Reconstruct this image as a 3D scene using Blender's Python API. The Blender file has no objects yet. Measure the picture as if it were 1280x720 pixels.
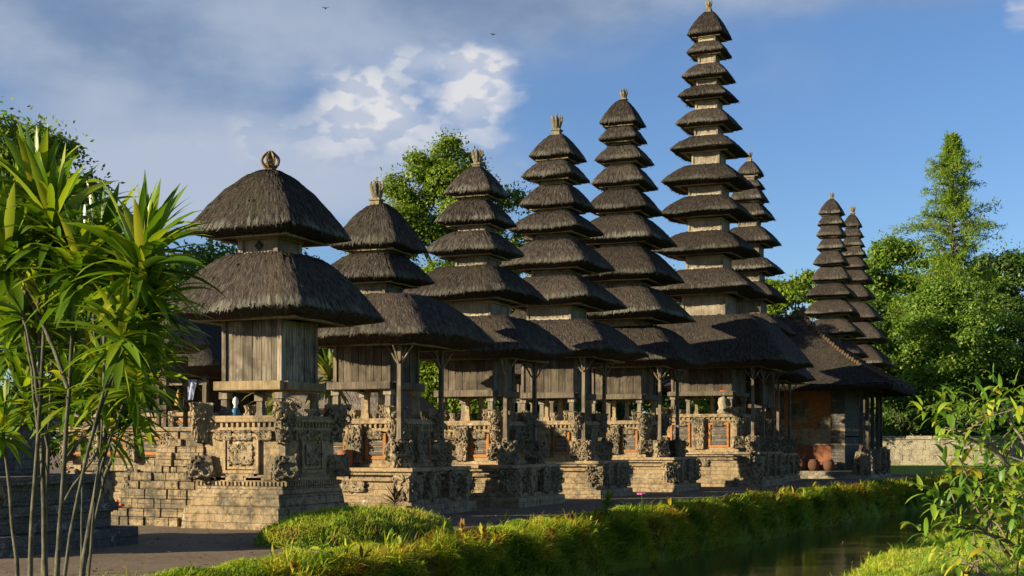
import bpy, bmesh, math, random
import numpy as np
from mathutils import Vector, Matrix, noise
R = math.radians
PI = math.pi
random.seed(7)
RNG = np.random.default_rng(11)
sc = bpy.context.scene
C = sc.collection

# ------------------------------------------------------------------ camera
TH = R(22.5)
cam = bpy.data.cameras.new('camera')
cam.sensor_width = 36.0
cam.lens = 1700 / 1280 * 36
cam.shift_y = 195 / 1280
cam.clip_end = 3000
co = bpy.data.objects.new('camera', cam)
C.objects.link(co)
co.location = (0, 0, 1.6)
co.rotation_euler = (R(90), 0, TH)
sc.camera = co

# ------------------------------------------------------------------ light, sky, exposure
SUN_EL = R(15.5)
SUN_AZ = R(228)          # compass bearing of the sun, clockwise from +Y
sd = Vector((math.sin(SUN_AZ) * math.cos(SUN_EL), math.cos(SUN_AZ) * math.cos(SUN_EL), math.sin(SUN_EL)))
sun = bpy.data.lights.new('sun', 'SUN')
sun.energy = 5.0
sun.angle = R(0.5)
sun.color = (1.0, 0.84, 0.58)
so = bpy.data.objects.new('sun', sun)
C.objects.link(so)
so.rotation_euler = sd.to_track_quat('Z', 'Y').to_euler()
sc.view_settings.view_transform = 'Standard'
sc.view_settings.look = 'None'
sc.view_settings.exposure = 1.2
sc.view_settings.gamma = 1.0
sc.view_settings.use_curve_mapping = False

w = bpy.data.worlds.new('World')
sc.world = w
w.use_nodes = True


class NT:
    """small helper to write node trees"""
    def __init__(s, tree):
        s.t = tree
        s.n = tree.nodes
        s.l = tree.links
        s.n.clear()

    def add(s, typ, inp=None, **kw):
        nd = s.n.new(typ)
        for k, v in kw.items():
            setattr(nd, k, v)
        for k, v in (inp or {}).items():
            sock = nd.inputs[k]
            if isinstance(v, bpy.types.NodeSocket):
                s.l.new(v, sock)
            else:
                sock.default_value = v
        return nd

    def math(s, op, a, b=0.0, c=0.0, clamp=False):
        nd = s.add('ShaderNodeMath', {0: a, 1: b, 2: c}, operation=op)
        nd.use_clamp = clamp
        return nd.outputs[0]

    def noise(s, vec, scale, detail=3.0, rough=0.55, dist=0.0):
        return s.add('ShaderNodeTexNoise', {'Vector': vec, 'Scale': scale, 'Detail': detail, 'Roughness': rough,
                                            'Distortion': dist}).outputs['Fac']

    def ramp(s, fac, stops):
        nd = s.add('ShaderNodeValToRGB', {'Fac': fac})
        e = nd.color_ramp.elements
        while len(e) < len(stops):
            e.new(0.5)
        for i, (p, col) in enumerate(stops):
            e[i].position = p
            e[i].color = (*col, 1) if len(col) == 3 else col
        return nd.outputs['Color']

    def mix(s, fac, a, b, mode='MIX'):
        nd = s.add('ShaderNodeMix', data_type='RGBA', blend_type=mode)
        for sock, v in ((nd.inputs[0], fac), (nd.inputs[6], a), (nd.inputs[7], b)):
            if isinstance(v, bpy.types.NodeSocket):
                s.l.new(v, sock)
            elif isinstance(v, (int, float)):
                sock.default_value = v
            else:
                sock.default_value = (*v, 1) if len(v) == 3 else v
        return nd.outputs[2]

    def mapr(s, v, a, b, c=0.0, d=1.0):
        return s.add('ShaderNodeMapRange', {0: v, 1: a, 2: b, 3: c, 4: d}, interpolation_type='SMOOTHSTEP').outputs[0]


def build_sky():
    k = NT(w.node_tree)
    sky = k.add('ShaderNodeTexSky', sky_type='NISHITA', sun_disc=False, sun_elevation=SUN_EL, sun_rotation=SUN_AZ,
                altitude=200.0, air_density=1.0, dust_density=0.3, ozone_density=3.0)
    bg = k.add('ShaderNodeBackground', {'Color': k.mix(1.0, sky.outputs[0], (0.88, 0.99, 1.20), 'MULTIPLY'), 'Strength': 0.057})
    tc = k.add('ShaderNodeTexCoord')
    rot = k.add('ShaderNodeVectorRotate', {'Vector': tc.outputs['Generated'], 'Angle': -TH}, rotation_type='Z_AXIS')
    sp = k.add('ShaderNodeSeparateXYZ', {0: rot.outputs[0]})
    az0 = k.math('ARCTAN2', sp.outputs[0], sp.outputs[1])      # bearing, radians from north-north-west
    el0 = k.math('ARCSINE', sp.outputs[2])
    ang = k.add('ShaderNodeCombineXYZ', {0: az0, 1: k.math('MULTIPLY', el0, 1.7), 2: 0.3}).outputs[0]
    wv = k.add('ShaderNodeTexNoise', {'Vector': ang, 'Scale': 11.0, 'Detail': 5.0, 'Roughness': 0.6})
    ws = k.add('ShaderNodeSeparateColor', {0: wv.outputs['Color']})
    az = k.math('ADD', az0, k.math('MULTIPLY', k.math('SUBTRACT', ws.outputs[0], 0.5), 0.05))
    el = k.math('ADD', el0, k.math('MULTIPLY', k.math('SUBTRACT', ws.outputs[1], 0.5), 0.035))

    def blob(a0, e0, sa, se, wt):
        x = k.math('DIVIDE', k.math('SUBTRACT', az, a0), sa)
        y = k.math('DIVIDE', k.math('SUBTRACT', el, e0), se)
        d = k.math('ADD', k.math('MULTIPLY', x, x), k.math('MULTIPLY', y, y))
        return k.math('MULTIPLY', k.math('EXPONENT', k.math('MULTIPLY', d, -1.0)), wt)

    def addall(vs):
        r = vs[0]
        for v in vs[1:]:
            r = k.math('ADD', r, v)
        return r
    n1 = k.noise(ang, 7.0, 7.0, 0.55, 0.0)
    n2 = k.noise(ang, 2.6, 4.0, 0.5, 0.2)
    n3 = k.noise(ang, 16.0, 5.0, 0.6, 0.5)
    def puff(dx, dy):
        v_ = k.add('ShaderNodeVectorMath', {0: ang, 1: (dx, dy, 0.0)}, operation='ADD').outputs[0]
        wn = k.add('ShaderNodeTexNoise', {'Vector': v_, 'Scale': 22.0, 'Detail': 4.0, 'Roughness': 0.6}).outputs['Color']
        v2 = k.add('ShaderNodeVectorMath', {0: v_, 1: k.add('ShaderNodeVectorMath', {0: wn, 1: (0.022, 0.022, 0.0)}, operation='MULTIPLY').outputs[0]}, operation='ADD').outputs[0]
        vo = k.add('ShaderNodeTexVoronoi', {'Vector': v2, 'Scale': 26.0, 'Detail': 2.5, 'Roughness': 0.55, 'Smoothness': 0.6}, feature='SMOOTH_F1', voronoi_dimensions='2D')
        return k.math('SUBTRACT', 1.0, vo.outputs['Distance'])
    pf = puff(0.0, 0.0)
    lit = k.mapr(k.math('SUBTRACT', pf, puff(-0.010, 0.012)), -0.16, 0.16)
    # heaped cloud in the middle of the view and a small one far right
    heap = addall([blob(-0.108, 0.249, 0.040, 0.024, 0.80), blob(-0.018, 0.256, 0.030, 0.030, 0.90), blob(-0.055, 0.272, 0.040, 0.011, 0.45),
                   blob(-0.075, 0.222, 0.085, 0.026, 0.50), blob(-0.17, 0.215, 0.07, 0.03, 0.35), blob(0.362, 0.29, 0.016, 0.018, 0.75)])
    heap_d = k.mapr(k.math('ADD', k.math('ADD', heap, k.math('MULTIPLY', k.math('SUBTRACT', n1, 0.5), 0.65)), k.math('MULTIPLY', k.math('SUBTRACT', pf, 0.6), 0.28)), 0.10, 0.80)
    # low pale bank at left
    low = addall([blob(-0.25, 0.185, 0.12, 0.038, 1.0), blob(-0.12, 0.195, 0.13, 0.045, 0.6), blob(-0.33, 0.235, 0.1, 0.03, 0.3)])
    low_d = k.mapr(k.math('ADD', low, k.math('MULTIPLY', k.math('SUBTRACT', n2, 0.5), 0.9)), 0.12, 0.95)
    # grey veil overhead
    veil = addall([blob(-0.34, 0.285, 0.22, 0.065, 1.0), blob(-0.12, 0.32, 0.22, 0.036, 0.95), blob(-0.2, 0.23, 0.12, 0.03, 0.4), blob(0.2, 0.325, 0.16, 0.024, 0.65),
                   blob(0.33, 0.315, 0.08, 0.018, 0.3)])
    veil_d = k.mapr(k.math('ADD', veil, k.math('ADD', k.math('MULTIPLY', k.math('SUBTRACT', n2, 0.5), 1.0), k.math('MULTIPLY', k.math('SUBTRACT', n1, 0.5), 0.7))), 0.10, 0.95)
    over_d = k.mapr(k.math('ADD', el0, k.math('MULTIPLY', k.math('SUBTRACT', n2, 0.5), 0.25)), 0.30, 0.62, 0.0, 0.6)  # added dark cloud above the view, put in to lower the sky fill
    shade = k.math('ADD', k.math('MULTIPLY', lit, 0.6), k.math('MULTIPLY', k.mapr(heap, 0.25, 0.85), 0.4))
    b_heap = k.add('ShaderNodeBackground', {'Color': k.mix(shade, (0.20, 0.245, 0.34), (0.42, 0.415, 0.42)), 'Strength': 0.82})
    b_low = k.add('ShaderNodeBackground', {'Color': (0.27, 0.295, 0.35, 1), 'Strength': 0.82})
    b_veil = k.add('ShaderNodeBackground', {'Color': k.mix(k.mapr(n1, 0.3, 0.7), (0.10, 0.145, 0.225), (0.235, 0.27, 0.33)), 'Strength': 0.82})
    m = k.add('ShaderNodeMixShader', {0: k.math('MULTIPLY', veil_d, 0.80), 1: bg.outputs[0], 2: b_veil.outputs[0]})
    m2 = k.add('ShaderNodeMixShader', {0: k.math('MULTIPLY', low_d, 0.8), 1: m.outputs[0], 2: b_low.outputs[0]})
    m3 = k.add('ShaderNodeMixShader', {0: k.math('MULTIPLY', heap_d, 0.9), 1: m2.outputs[0], 2: b_heap.outputs[0]})
    b_over = k.add('ShaderNodeBackground', {'Color': k.mix(n1, (0.035, 0.045, 0.065), (0.075, 0.09, 0.12)), 'Strength': 1.0})  # unseen overcast kept dark so shaded faces get less sky light
    m4 = k.add('ShaderNodeMixShader', {0: over_d, 1: m3.outputs[0], 2: b_over.outputs[0]})
    k.add('ShaderNodeOutputWorld', {0: m4.outputs[0]})


build_sky()

# ------------------------------------------------------------------ materials
M = {}


def mat(name):
    m = bpy.data.materials.new(name)
    m.use_nodes = True
    M[name] = m
    return NT(m.node_tree)


def finish(k, col, rough=0.9, height=None, bump=0.5, dist=0.02, spec=0.2, normal=None):
    ins = {'Base Color': col if isinstance(col, bpy.types.NodeSocket) else (*col, 1), 'Roughness': rough, 'Specular IOR Level': spec}
    b = k.add('ShaderNodeBsdfPrincipled', ins)
    if height is not None:
        bp = k.add('ShaderNodeBump', {'Height': height, 'Strength': bump, 'Distance': dist})
        k.l.new(bp.outputs[0], b.inputs['Normal'])
    k.add('ShaderNodeOutputMaterial', {0: b.outputs[0]})
    return b


def thatch_mat(name, lichen, tone=1.0):
    k = mat(name)
    uv = k.add('ShaderNodeTexCoord')
    sep = k.add('ShaderNodeSeparateXYZ', {0: uv.outputs['UV']})
    strand = k.add('ShaderNodeCombineXYZ', {0: k.math('MULTIPLY', sep.outputs[0], 60.0), 1: k.math('MULTIPLY', sep.outputs[1], 8.0)}).outputs[0]
    tuft = k.add('ShaderNodeCombineXYZ', {0: k.math('MULTIPLY', sep.outputs[0], 16.0), 1: k.math('MULTIPLY', sep.outputs[1], 5.0)}).outputs[0]
    n1 = k.noise(strand, 1.0, 5.0, 0.65, 0.3)
    n2 = k.noise(tuft, 1.0, 4.0, 0.6, 0.5)
    n3 = k.noise(uv.outputs['Object'], 1.1, 4.0, 0.6)
    f = k.math('ADD', k.math('MULTIPLY', n1, 0.55), k.math('MULTIPLY', n2, 0.45))
    t = tone
    col = k.ramp(f, [(0.36, (0.008 * t, 0.0068 * t, 0.006 * t)), (0.47, (0.040 * t, 0.034 * t, 0.029 * t)), (0.57, (0.100 * t, 0.085 * t, 0.073 * t)), (0.72, (0.26 * t, 0.225 * t, 0.195 * t))])
    col = k.mix(k.mapr(n3, 0.45, 0.75, 0.0, 0.55), col, (0.085 * t, 0.064 * t, 0.046 * t))
    rnd = k.add('ShaderNodeObjectInfo').outputs['Random']
    tone_ = k.math('MULTIPLY_ADD', rnd, 0.5, 0.75)
    col = k.mix(1.0, col, k.add('ShaderNodeCombineXYZ', {0: tone_, 1: tone_, 2: tone_}).outputs[0], 'MULTIPLY')
    n6 = k.noise(uv.outputs['Object'], 0.8, 5.0, 0.7)
    col = k.mix(k.mapr(n6, 0.56, 0.70, 0.0, 0.5), col, (0.060 * t, 0.066 * t, 0.030 * t))
    # pale lichen in ragged streaks near the cut edge (v counts metres up from the eave)
    edge = k.math('MULTIPLY', k.mapr(sep.outputs[1], 0.55, 0.0), k.mapr(sep.outputs[1], -0.09, -0.02))
    st = k.add('ShaderNodeCombineXYZ', {0: k.math('MULTIPLY', sep.outputs[0], 12.0), 1: k.math('MULTIPLY', sep.outputs[1], 1.2), 2: 5.0}).outputs[0]
    n4 = k.noise(st, 1.0, 4.0, 0.65)
    li = k.mapr(k.math('MULTIPLY', k.math('MULTIPLY', n4, edge), k.mapr(n3, 0.3, 0.6, 0.6, 1.0)), 0.33, 0.56, 0.0, lichen)
    col = k.mix(li, col, (0.34, 0.36, 0.30))
    h = k.math('ADD', k.math('MULTIPLY', n1, 0.7), n2)
    finish(k, col, 0.93, h, 0.95, 0.06, 0.1)


thatch_mat('thatch', 0.16, 0.74)
thatch_mat('lichen_thatch', 0.36, 0.76)
thatch_mat('grey_thatch', 0.2, 1.35)


def stone_mat(name, c1, c2, grime, joints=True, grime_amt=0.6):
    k = mat(name)
    tc = k.add('ShaderNodeTexCoord').outputs['Object']
    geo = k.add('ShaderNodeNewGeometry')
    pos = geo.outputs['Position']
    s = k.add('ShaderNodeSeparateXYZ', {0: pos})
    jw = k.noise(pos, 3.5, 3.0, 0.6)
    flat = k.add('ShaderNodeCombineXYZ', {0: k.math('ADD', k.math('ADD', s.outputs[0], s.outputs[1]), k.math('MULTIPLY', jw, 0.35)), 1: k.math('ADD', s.outputs[2], k.math('MULTIPLY', jw, 0.06))}).outputs[0]
    n1 = k.noise(pos, 2.2, 6.0, 0.65, 0.3)
    n2 = k.noise(pos, 9.0, 5.0, 0.65)
    n3 = k.noise(pos, 38.0, 3.0, 0.6)
    drip = k.noise(k.add('ShaderNodeVectorMath', {0: pos, 1: (5.0, 5.0, 0.9)}, operation='MULTIPLY').outputs[0], 1.0, 4.0, 0.6)
    col = k.mix(n1, c1, c2)
    col = k.mix(k.math('MULTIPLY', k.mapr(n3, 0.5, 0.75), 0.35), col, (0.60, 0.50, 0.34))
    g = k.math('MULTIPLY', k.mapr(k.math('ADD', k.math('MULTIPLY', n2, 0.6), k.math('MULTIPLY', drip, 0.5)), 0.52, 0.74), grime_amt)
    col = k.mix(g, col, grime)
    n5 = k.noise(pos, 0.9, 6.0, 0.7, 0.4)
    n7 = k.noise(pos, 4.5, 6.0, 0.7, 0.6)
    col = k.mix(k.mapr(n7, 0.55, 0.68, 0.0, 0.55), col, (0.50, 0.46, 0.37))
    n8 = k.noise(pos, 1.7, 5.0, 0.65, 0.5)
    col = k.mix(k.math('MULTIPLY', k.mapr(n8, 0.56, 0.70, 0.0, 0.5), k.mapr(s.outputs[2], 1.3, 0.2)), col, (0.13, 0.125, 0.05))
    stain = k.math('MULTIPLY', k.mapr(k.math('ADD', k.math('MULTIPLY', n5, 0.7), k.math('MULTIPLY', n2, 0.3)), 0.47, 0.60), 0.72 * grime_amt)
    col = k.mix(stain, col, (0.085, 0.08, 0.062))
    h = k.math('ADD', k.math('MULTIPLY', n2, 1.0), k.math('MULTIPLY', n3, 0.45))
    if joints:
        br = k.add('ShaderNodeTexBrick', {'Vector': flat, 'Scale': 1.0, 'Mortar Size': 0.007, 'Mortar Smooth': 0.3, 'Brick Width': 0.42, 'Row Height': 0.155,
                                          'Color1': (1, 1, 1, 1), 'Color2': (0.72, 0.72, 0.72, 1), 'Mortar': (0.25, 0.25, 0.25, 1)})
        col = k.mix(0.42, col, br.outputs['Color'], 'MULTIPLY')
        h = k.math('SUBTRACT', h, k.math('MULTIPLY', br.outputs['Fac'], 1.2))
    finish(k, col, 0.92, h, 0.9, 0.035, 0.15)


stone_mat('sandstone', (0.40, 0.295, 0.165), (0.21, 0.155, 0.088), (0.06, 0.053, 0.035), True, 1.0)
stone_mat('smooth_stone', (0.40, 0.29, 0.155), (0.23, 0.165, 0.09), (0.06, 0.05, 0.034), False, 0.9)
stone_mat('carved_stone', (0.35, 0.27, 0.16), (0.15, 0.118, 0.072), (0.032, 0.03, 0.025), False, 1.0)
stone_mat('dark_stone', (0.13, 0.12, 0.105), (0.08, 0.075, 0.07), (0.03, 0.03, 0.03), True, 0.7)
stone_mat('finial_stone', (0.26, 0.22, 0.13), (0.15, 0.13, 0.08), (0.06, 0.065, 0.03), False, 0.7)
stone_mat('brown_stone', (0.24, 0.15, 0.06), (0.13, 0.085, 0.04), (0.05, 0.04, 0.025), False, 0.7)
stone_mat('pale_stone', (0.34, 0.30, 0.22), (0.23, 0.20, 0.145), (0.07, 0.075, 0.04), False, 0.95)


def wood_mat(name, ca, cb, cc, plank=0.0):
    k = mat(name)
    geo = k.add('ShaderNodeNewGeometry')
    pos = geo.outputs['Position']
    v = k.add('ShaderNodeVectorMath', {0: pos, 1: (30.0, 30.0, 1.6)}, operation='MULTIPLY').outputs[0]
    n1 = k.noise(v, 1.0, 5.0, 0.65, 0.3)
    n2 = k.noise(pos, 2.5, 4.0, 0.6)
    rnd = geo.outputs['Random Per Island']
    col = k.ramp(n1, [(0.28, ca), (0.5, cb), (0.72, cc)])
    col = k.mix(k.mapr(n2, 0.42, 0.66, 0.0, 0.7), col, ca)
    br = k.math('MULTIPLY_ADD', rnd, 0.75, 0.5)
    col = k.mix(1.0, col, k.add('ShaderNodeCombineXYZ', {0: br, 1: br, 2: br}).outputs[0], 'MULTIPLY')
    finish(k, col, 0.85, n1, 0.5, 0.01, 0.2)


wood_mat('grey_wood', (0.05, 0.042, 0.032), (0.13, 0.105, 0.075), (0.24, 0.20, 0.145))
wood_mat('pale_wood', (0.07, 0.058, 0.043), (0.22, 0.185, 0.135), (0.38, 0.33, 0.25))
wood_mat('cream_wood', (0.16, 0.135, 0.10), (0.33, 0.28, 0.205), (0.46, 0.40, 0.31))
wood_mat('brown_wood', (0.04, 0.031, 0.022), (0.10, 0.075, 0.05), (0.17, 0.13, 0.09))
wood_mat('post_wood', (0.07, 0.055, 0.04), (0.20, 0.155, 0.11), (0.34, 0.28, 0.20))
wood_mat('beam_wood', (0.14, 0.10, 0.05), (0.28, 0.21, 0.11), (0.38, 0.30, 0.17))
wood_mat('dark_wood', (0.02, 0.017, 0.013), (0.05, 0.04, 0.03), (0.09, 0.07, 0.05))


def brick_mat(name, c1, c2, mortar):
    k = mat(name)
    pos = k.add('ShaderNodeNewGeometry').outputs['Position']
    s = k.add('ShaderNodeSeparateXYZ', {0: pos})
    flat = k.add('ShaderNodeCombineXYZ', {0: k.math('ADD', s.outputs[0], s.outputs[1]), 1: s.outputs[2]}).outputs[0]
    br = k.add('ShaderNodeTexBrick', {'Vector': flat, 'Scale': 1.0, 'Mortar Size': 0.006, 'Brick Width': 0.24, 'Row Height': 0.06,
                                      'Color1': (*c1, 1), 'Color2': (*c2, 1), 'Mortar': (*mortar, 1)})
    n = k.noise(pos, 3.0, 5.0, 0.65)
    col = k.mix(k.mapr(n, 0.5, 0.72, 0.0, 0.6), br.outputs['Color'], (0.09, 0.06, 0.04))
    finish(k, col, 0.9, k.math('SUBTRACT', n, br.outputs['Fac']), 0.5, 0.01)


brick_mat('orange_brick', (0.40, 0.165, 0.04), (0.30, 0.11, 0.028), (0.30, 0.16, 0.07))
brick_mat('red_brick', (0.30, 0.11, 0.05), (0.24, 0.08, 0.04), (0.14, 0.09, 0.06))


def leaf_mat(name, stops, trans=0.35, rough=0.5, patch=None, spec=0.25):
    """stops: colours picked at random for each leaf"""
    k = mat(name)
    geo = k.add('ShaderNodeNewGeometry')
    f = geo.outputs['Random Per Island']
    if patch:
        n = k.noise(geo.outputs['Position'], patch, 3.0, 0.6)
        f = k.mapr(k.math('ADD', k.math('MULTIPLY', f, 0.40), k.math('MULTIPLY', k.mapr(n, 0.32, 0.68), 0.60)), 0.12, 0.88)
    col = k.ramp(f, stops)
    b = k.add('ShaderNodeBsdfPrincipled', {'Base Color': col, 'Roughness': rough, 'Specular IOR Level': spec})
    t = k.add('ShaderNodeBsdfTranslucent', {'Color': k.mix(1.0, col, (1.25, 1.3, 0.55), 'MULTIPLY')})
    mx = k.add('ShaderNodeMixShader', {0: trans, 1: b.outputs[0], 2: t.outputs[0]})
    k.add('ShaderNodeOutputMaterial', {0: mx.outputs[0]})


leaf_mat('leaf_dark', [(0.0, (0.026, 0.058, 0.010)), (0.6, (0.058, 0.115, 0.017)), (1.0, (0.11, 0.17, 0.024))], 0.3)
leaf_mat('leaf_mid', [(0.0, (0.045, 0.10, 0.014)), (0.6, (0.11, 0.20, 0.022)), (1.0, (0.21, 0.29, 0.035))], 0.35)
leaf_mat('leaf_bright', [(0.0, (0.07, 0.13, 0.012)), (0.6, (0.14, 0.22, 0.02)), (1.0, (0.24, 0.30, 0.03))], 0.4)
leaf_mat('leaf_olive', [(0.0, (0.035, 0.055, 0.018)), (0.6, (0.065, 0.09, 0.025)), (1.0, (0.11, 0.12, 0.04))], 0.35)
leaf_mat('needle', [(0.0, (0.08, 0.15, 0.018)), (0.6, (0.17, 0.26, 0.026)), (1.0, (0.26, 0.34, 0.04))], 0.45, 0.7)
leaf_mat('cordyline_leaf', [(0.0, (0.035, 0.085, 0.008)), (0.4, (0.11, 0.20, 0.012)), (0.84, (0.28, 0.34, 0.02)), (0.95, (0.38, 0.34, 0.025)), (1.0, (0.46, 0.30, 0.03))], 0.42, 0.32, None, 0.5)
leaf_mat('shrub_leaf', [(0.0, (0.06, 0.15, 0.02)), (0.5, (0.16, 0.28, 0.025)), (0.88, (0.30, 0.39, 0.035)), (0.95, (0.42, 0.36, 0.03)), (1.0, (0.45, 0.33, 0.03))], 0.4, 0.38, None, 0.4)
leaf_mat('turf', [(0.0, (0.18, 0.28, 0.018)), (0.5, (0.34, 0.43, 0.03)), (0.8, (0.48, 0.52, 0.05)), (1.0, (0.54, 0.48, 0.10))], 0.42, 0.6, 0.7)
leaf_mat('bank_grass', [(0.0, (0.07, 0.12, 0.01)), (0.3, (0.20, 0.29, 0.018)), (0.6, (0.38, 0.43, 0.03)), (0.8, (0.46, 0.40, 0.04)), (0.92, (0.38, 0.18, 0.035)), (1.0, (0.11, 0.06, 0.018))], 0.4, 0.6, 0.9)
leaf_mat('cover_leaf', [(0.0, (0.07, 0.12, 0.015)), (0.55, (0.18, 0.26, 0.03)), (0.8, (0.28, 0.31, 0.045)), (0.92, (0.16, 0.07, 0.025)), (1.0, (0.12, 0.05, 0.02))], 0.35, 0.55, 0.8)
leaf_mat('dry_leaf', [(0.0, (0.14, 0.07, 0.03)), (1.0, (0.26, 0.15, 0.06))], 0.3, 0.7)
leaf_mat('palm_leaf', [(0.0, (0.09, 0.13, 0.015)), (0.6, (0.17, 0.2, 0.02)), (1.0, (0.30, 0.26, 0.03))], 0.4, 0.5)
leaf_mat('straw', [(0.0, (0.16, 0.10, 0.045)), (1.0, (0.34, 0.22, 0.10))], 0.1, 0.9)


def bark_mat(name, a, b):
    k = mat(name)
    tc = k.add('ShaderNodeTexCoord').outputs['Object']
    v = k.add('ShaderNodeVectorMath', {0: tc, 1: (1.0, 1.0, 0.35)}, operation='MULTIPLY').outputs[0]
    n = k.noise(v, 14.0, 5.0, 0.65)
    finish(k, k.mix(k.mapr(n, 0.3, 0.7), a, b), 0.9, n, 0.6, 0.02)


bark_mat('bark', (0.05, 0.04, 0.03), (0.16, 0.13, 0.10))
bark_mat('cane_bark', (0.035, 0.035, 0.02), (0.13, 0.125, 0.09))
bark_mat('twig_bark', (0.07, 0.055, 0.04), (0.20, 0.165, 0.12))
bark_mat('pale_bark', (0.16, 0.15, 0.12), (0.36, 0.34, 0.27))


def ground_mats():
    k = mat('dirt')
    pos = k.add('ShaderNodeNewGeometry').outputs['Position']
    n1 = k.noise(pos, 0.6, 5.0, 0.6)
    n2 = k.noise(pos, 6.0, 6.0, 0.7)
    n3 = k.noise(pos, 45.0, 3.0, 0.7)
    col = k.ramp(n1, [(0.3, (0.12, 0.088, 0.060)), (0.55, (0.18, 0.135, 0.092)), (0.75, (0.115, 0.095, 0.058))])
    col = k.mix(k.mapr(n2, 0.45, 0.75, 0.0, 0.5), col, (0.24, 0.19, 0.13))
    col = k.mix(k.mapr(n3, 0.62, 0.72, 0.0, 0.5), col, (0.045, 0.04, 0.032))
    finish(k, col, 0.95, k.math('ADD', n2, k.math('MULTIPLY', n3, 0.4)), 0.6, 0.03)
    k = mat('soil')
    pos = k.add('ShaderNodeNewGeometry').outputs['Position']
    n1 = k.noise(pos, 1.2, 5.0, 0.6)
    n2 = k.noise(pos, 12.0, 5.0, 0.7)
    col = k.ramp(k.math('ADD', k.math('MULTIPLY', n1, 0.6), k.math('MULTIPLY', n2, 0.4)), [(0.3, (0.08, 0.11, 0.014)), (0.55, (0.14, 0.20, 0.018)), (0.75, (0.22, 0.26, 0.03))])
    finish(k, col, 0.95, n2, 0.6, 0.04)
    k = mat('lawn')
    pos = k.add('ShaderNodeNewGeometry').outputs['Position']
    n1 = k.noise(pos, 0.5, 5.0, 0.6)
    n2 = k.noise(pos, 22.0, 5.0, 0.75)
    col = k.ramp(k.math('ADD', k.math('MULTIPLY', n1, 0.5), k.math('MULTIPLY', n2, 0.5)), [(0.3, (0.10, 0.17, 0.014)), (0.5, (0.20, 0.28, 0.022)), (0.7, (0.28, 0.32, 0.035))])
    finish(k, col, 0.9, n2, 0.8, 0.05)
    k = mat('water')
    pos = k.add('ShaderNodeNewGeometry').outputs['Position']
    n1 = k.noise(pos, 5.0, 4.0, 0.6)
    b = finish(k, (0.045, 0.050, 0.018), 0.06, n1, 0.22, 0.02, 0.5)
    b.inputs['IOR'].default_value = 1.33
    for nm, c_, r_ in (('terracotta', (0.24, 0.10, 0.05), 0.8), ('jar_clay', (0.11, 0.055, 0.035), 0.9), ('crest_clay', (0.10, 0.062, 0.036), 0.9), ('blue_paint', (0.04, 0.14, 0.24), 0.4), ('white_cloth', (0.34, 0.38, 0.52), 0.9),
                       ('white_plastic', (0.7, 0.7, 0.68), 0.5), ('gold_paint', (0.30, 0.18, 0.03), 0.5), ('orange_petal', (0.65, 0.16, 0.02), 0.7),
                       ('pink_petal', (0.5, 0.12, 0.3), 0.6), ('black_feather', (0.02, 0.02, 0.02), 0.8), ('grey_cloth', (0.30, 0.30, 0.33), 0.9), ('skin', (0.3, 0.16, 0.1), 0.6)):
        k = mat(nm)
        pos = k.add('ShaderNodeNewGeometry').outputs['Position']
        n = k.noise(pos, 12.0, 4.0, 0.6)
        finish(k, k.mix(k.math('MULTIPLY', n, 0.5), c_, tuple(q * 0.5 for q in c_)), r_, n, 0.2, 0.01)


ground_mats()


# ------------------------------------------------------------------ object helpers
def link(name, me, material, parent=None):
    o = bpy.data.objects.new(name, me)
    C.objects.link(o)
    if material:
        me.materials.append(M[material] if isinstance(material, str) else material)
    if parent:
        o.parent = parent
    return o


def thing(name, label, cat, loc=(0, 0, 0), rz=0.0, group=None):
    o = bpy.data.objects.new(name, None)
    C.objects.link(o)
    o.location = loc
    o.rotation_euler = (0, 0, rz)
    o['label'] = label
    o['category'] = cat
    if group:
        o['group'] = group
    return o


def tag(o, label=None, cat=None, group=None, kind=None):
    if label:
        o['label'] = label
    if cat:
        o['category'] = cat
    if group:
        o['group'] = group
    if kind:
        o['kind'] = kind
    return o


def done(bm, name, material, parent=None, smooth=False):
    me = bpy.data.meshes.new(name)
    bm.normal_update()
    bm.to_mesh(me)
    bm.free()
    if smooth:
        for p in me.polygons:
            p.use_smooth = True
    return link(name, me, material, parent)


def npmesh(name, V, F, material, parent=None, smooth=False):
    """V (n,3) array, F (m,k) array of equal-size faces"""
    V = np.asarray(V, np.float32)
    F = np.asarray(F, np.int32)
    me = bpy.data.meshes.new(name)
    me.vertices.add(len(V))
    me.vertices.foreach_set('co', V.ravel())
    kk = F.shape[1]
    me.loops.add(F.size)
    me.loops.foreach_set('vertex_index', F.ravel())
    me.polygons.add(len(F))
    me.polygons.foreach_set('loop_start', np.arange(0, F.size, kk, dtype=np.int32))
    try:
        me.polygons.foreach_set('loop_total', np.full(len(F), kk, np.int32))
    except Exception:
        pass
    me.update(calc_edges=True)
    if smooth:
        me.polygons.foreach_set('use_smooth', np.ones(len(F), bool))
    return link(name, me, material, parent)


def box(bm, x0, x1, y0, y1, z0, z1, taper=0.0, bev=0.0):
    """box between the given planes; taper pulls the top in by that many metres on every side"""
    t = taper
    vs = [bm.verts.new(p) for p in ((x0, y0, z0), (x1, y0, z0), (x1, y1, z0), (x0, y1, z0),
                                    (x0 + t, y0 + t, z1), (x1 - t, y0 + t, z1), (x1 - t, y1 - t, z1), (x0 + t, y1 - t, z1))]
    fs = [bm.faces.new([vs[i] for i in q]) for q in ((3, 2, 1, 0), (4, 5, 6, 7), (0, 1, 5, 4), (1, 2, 6, 5), (2, 3, 7, 6), (3, 0, 4, 7))]
    if bev > 0:
        es = list({e for f in fs for e in f.edges})
        bmesh.ops.bevel(bm, geom=es, offset=bev, segments=1, affect='EDGES')
    return vs


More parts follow.
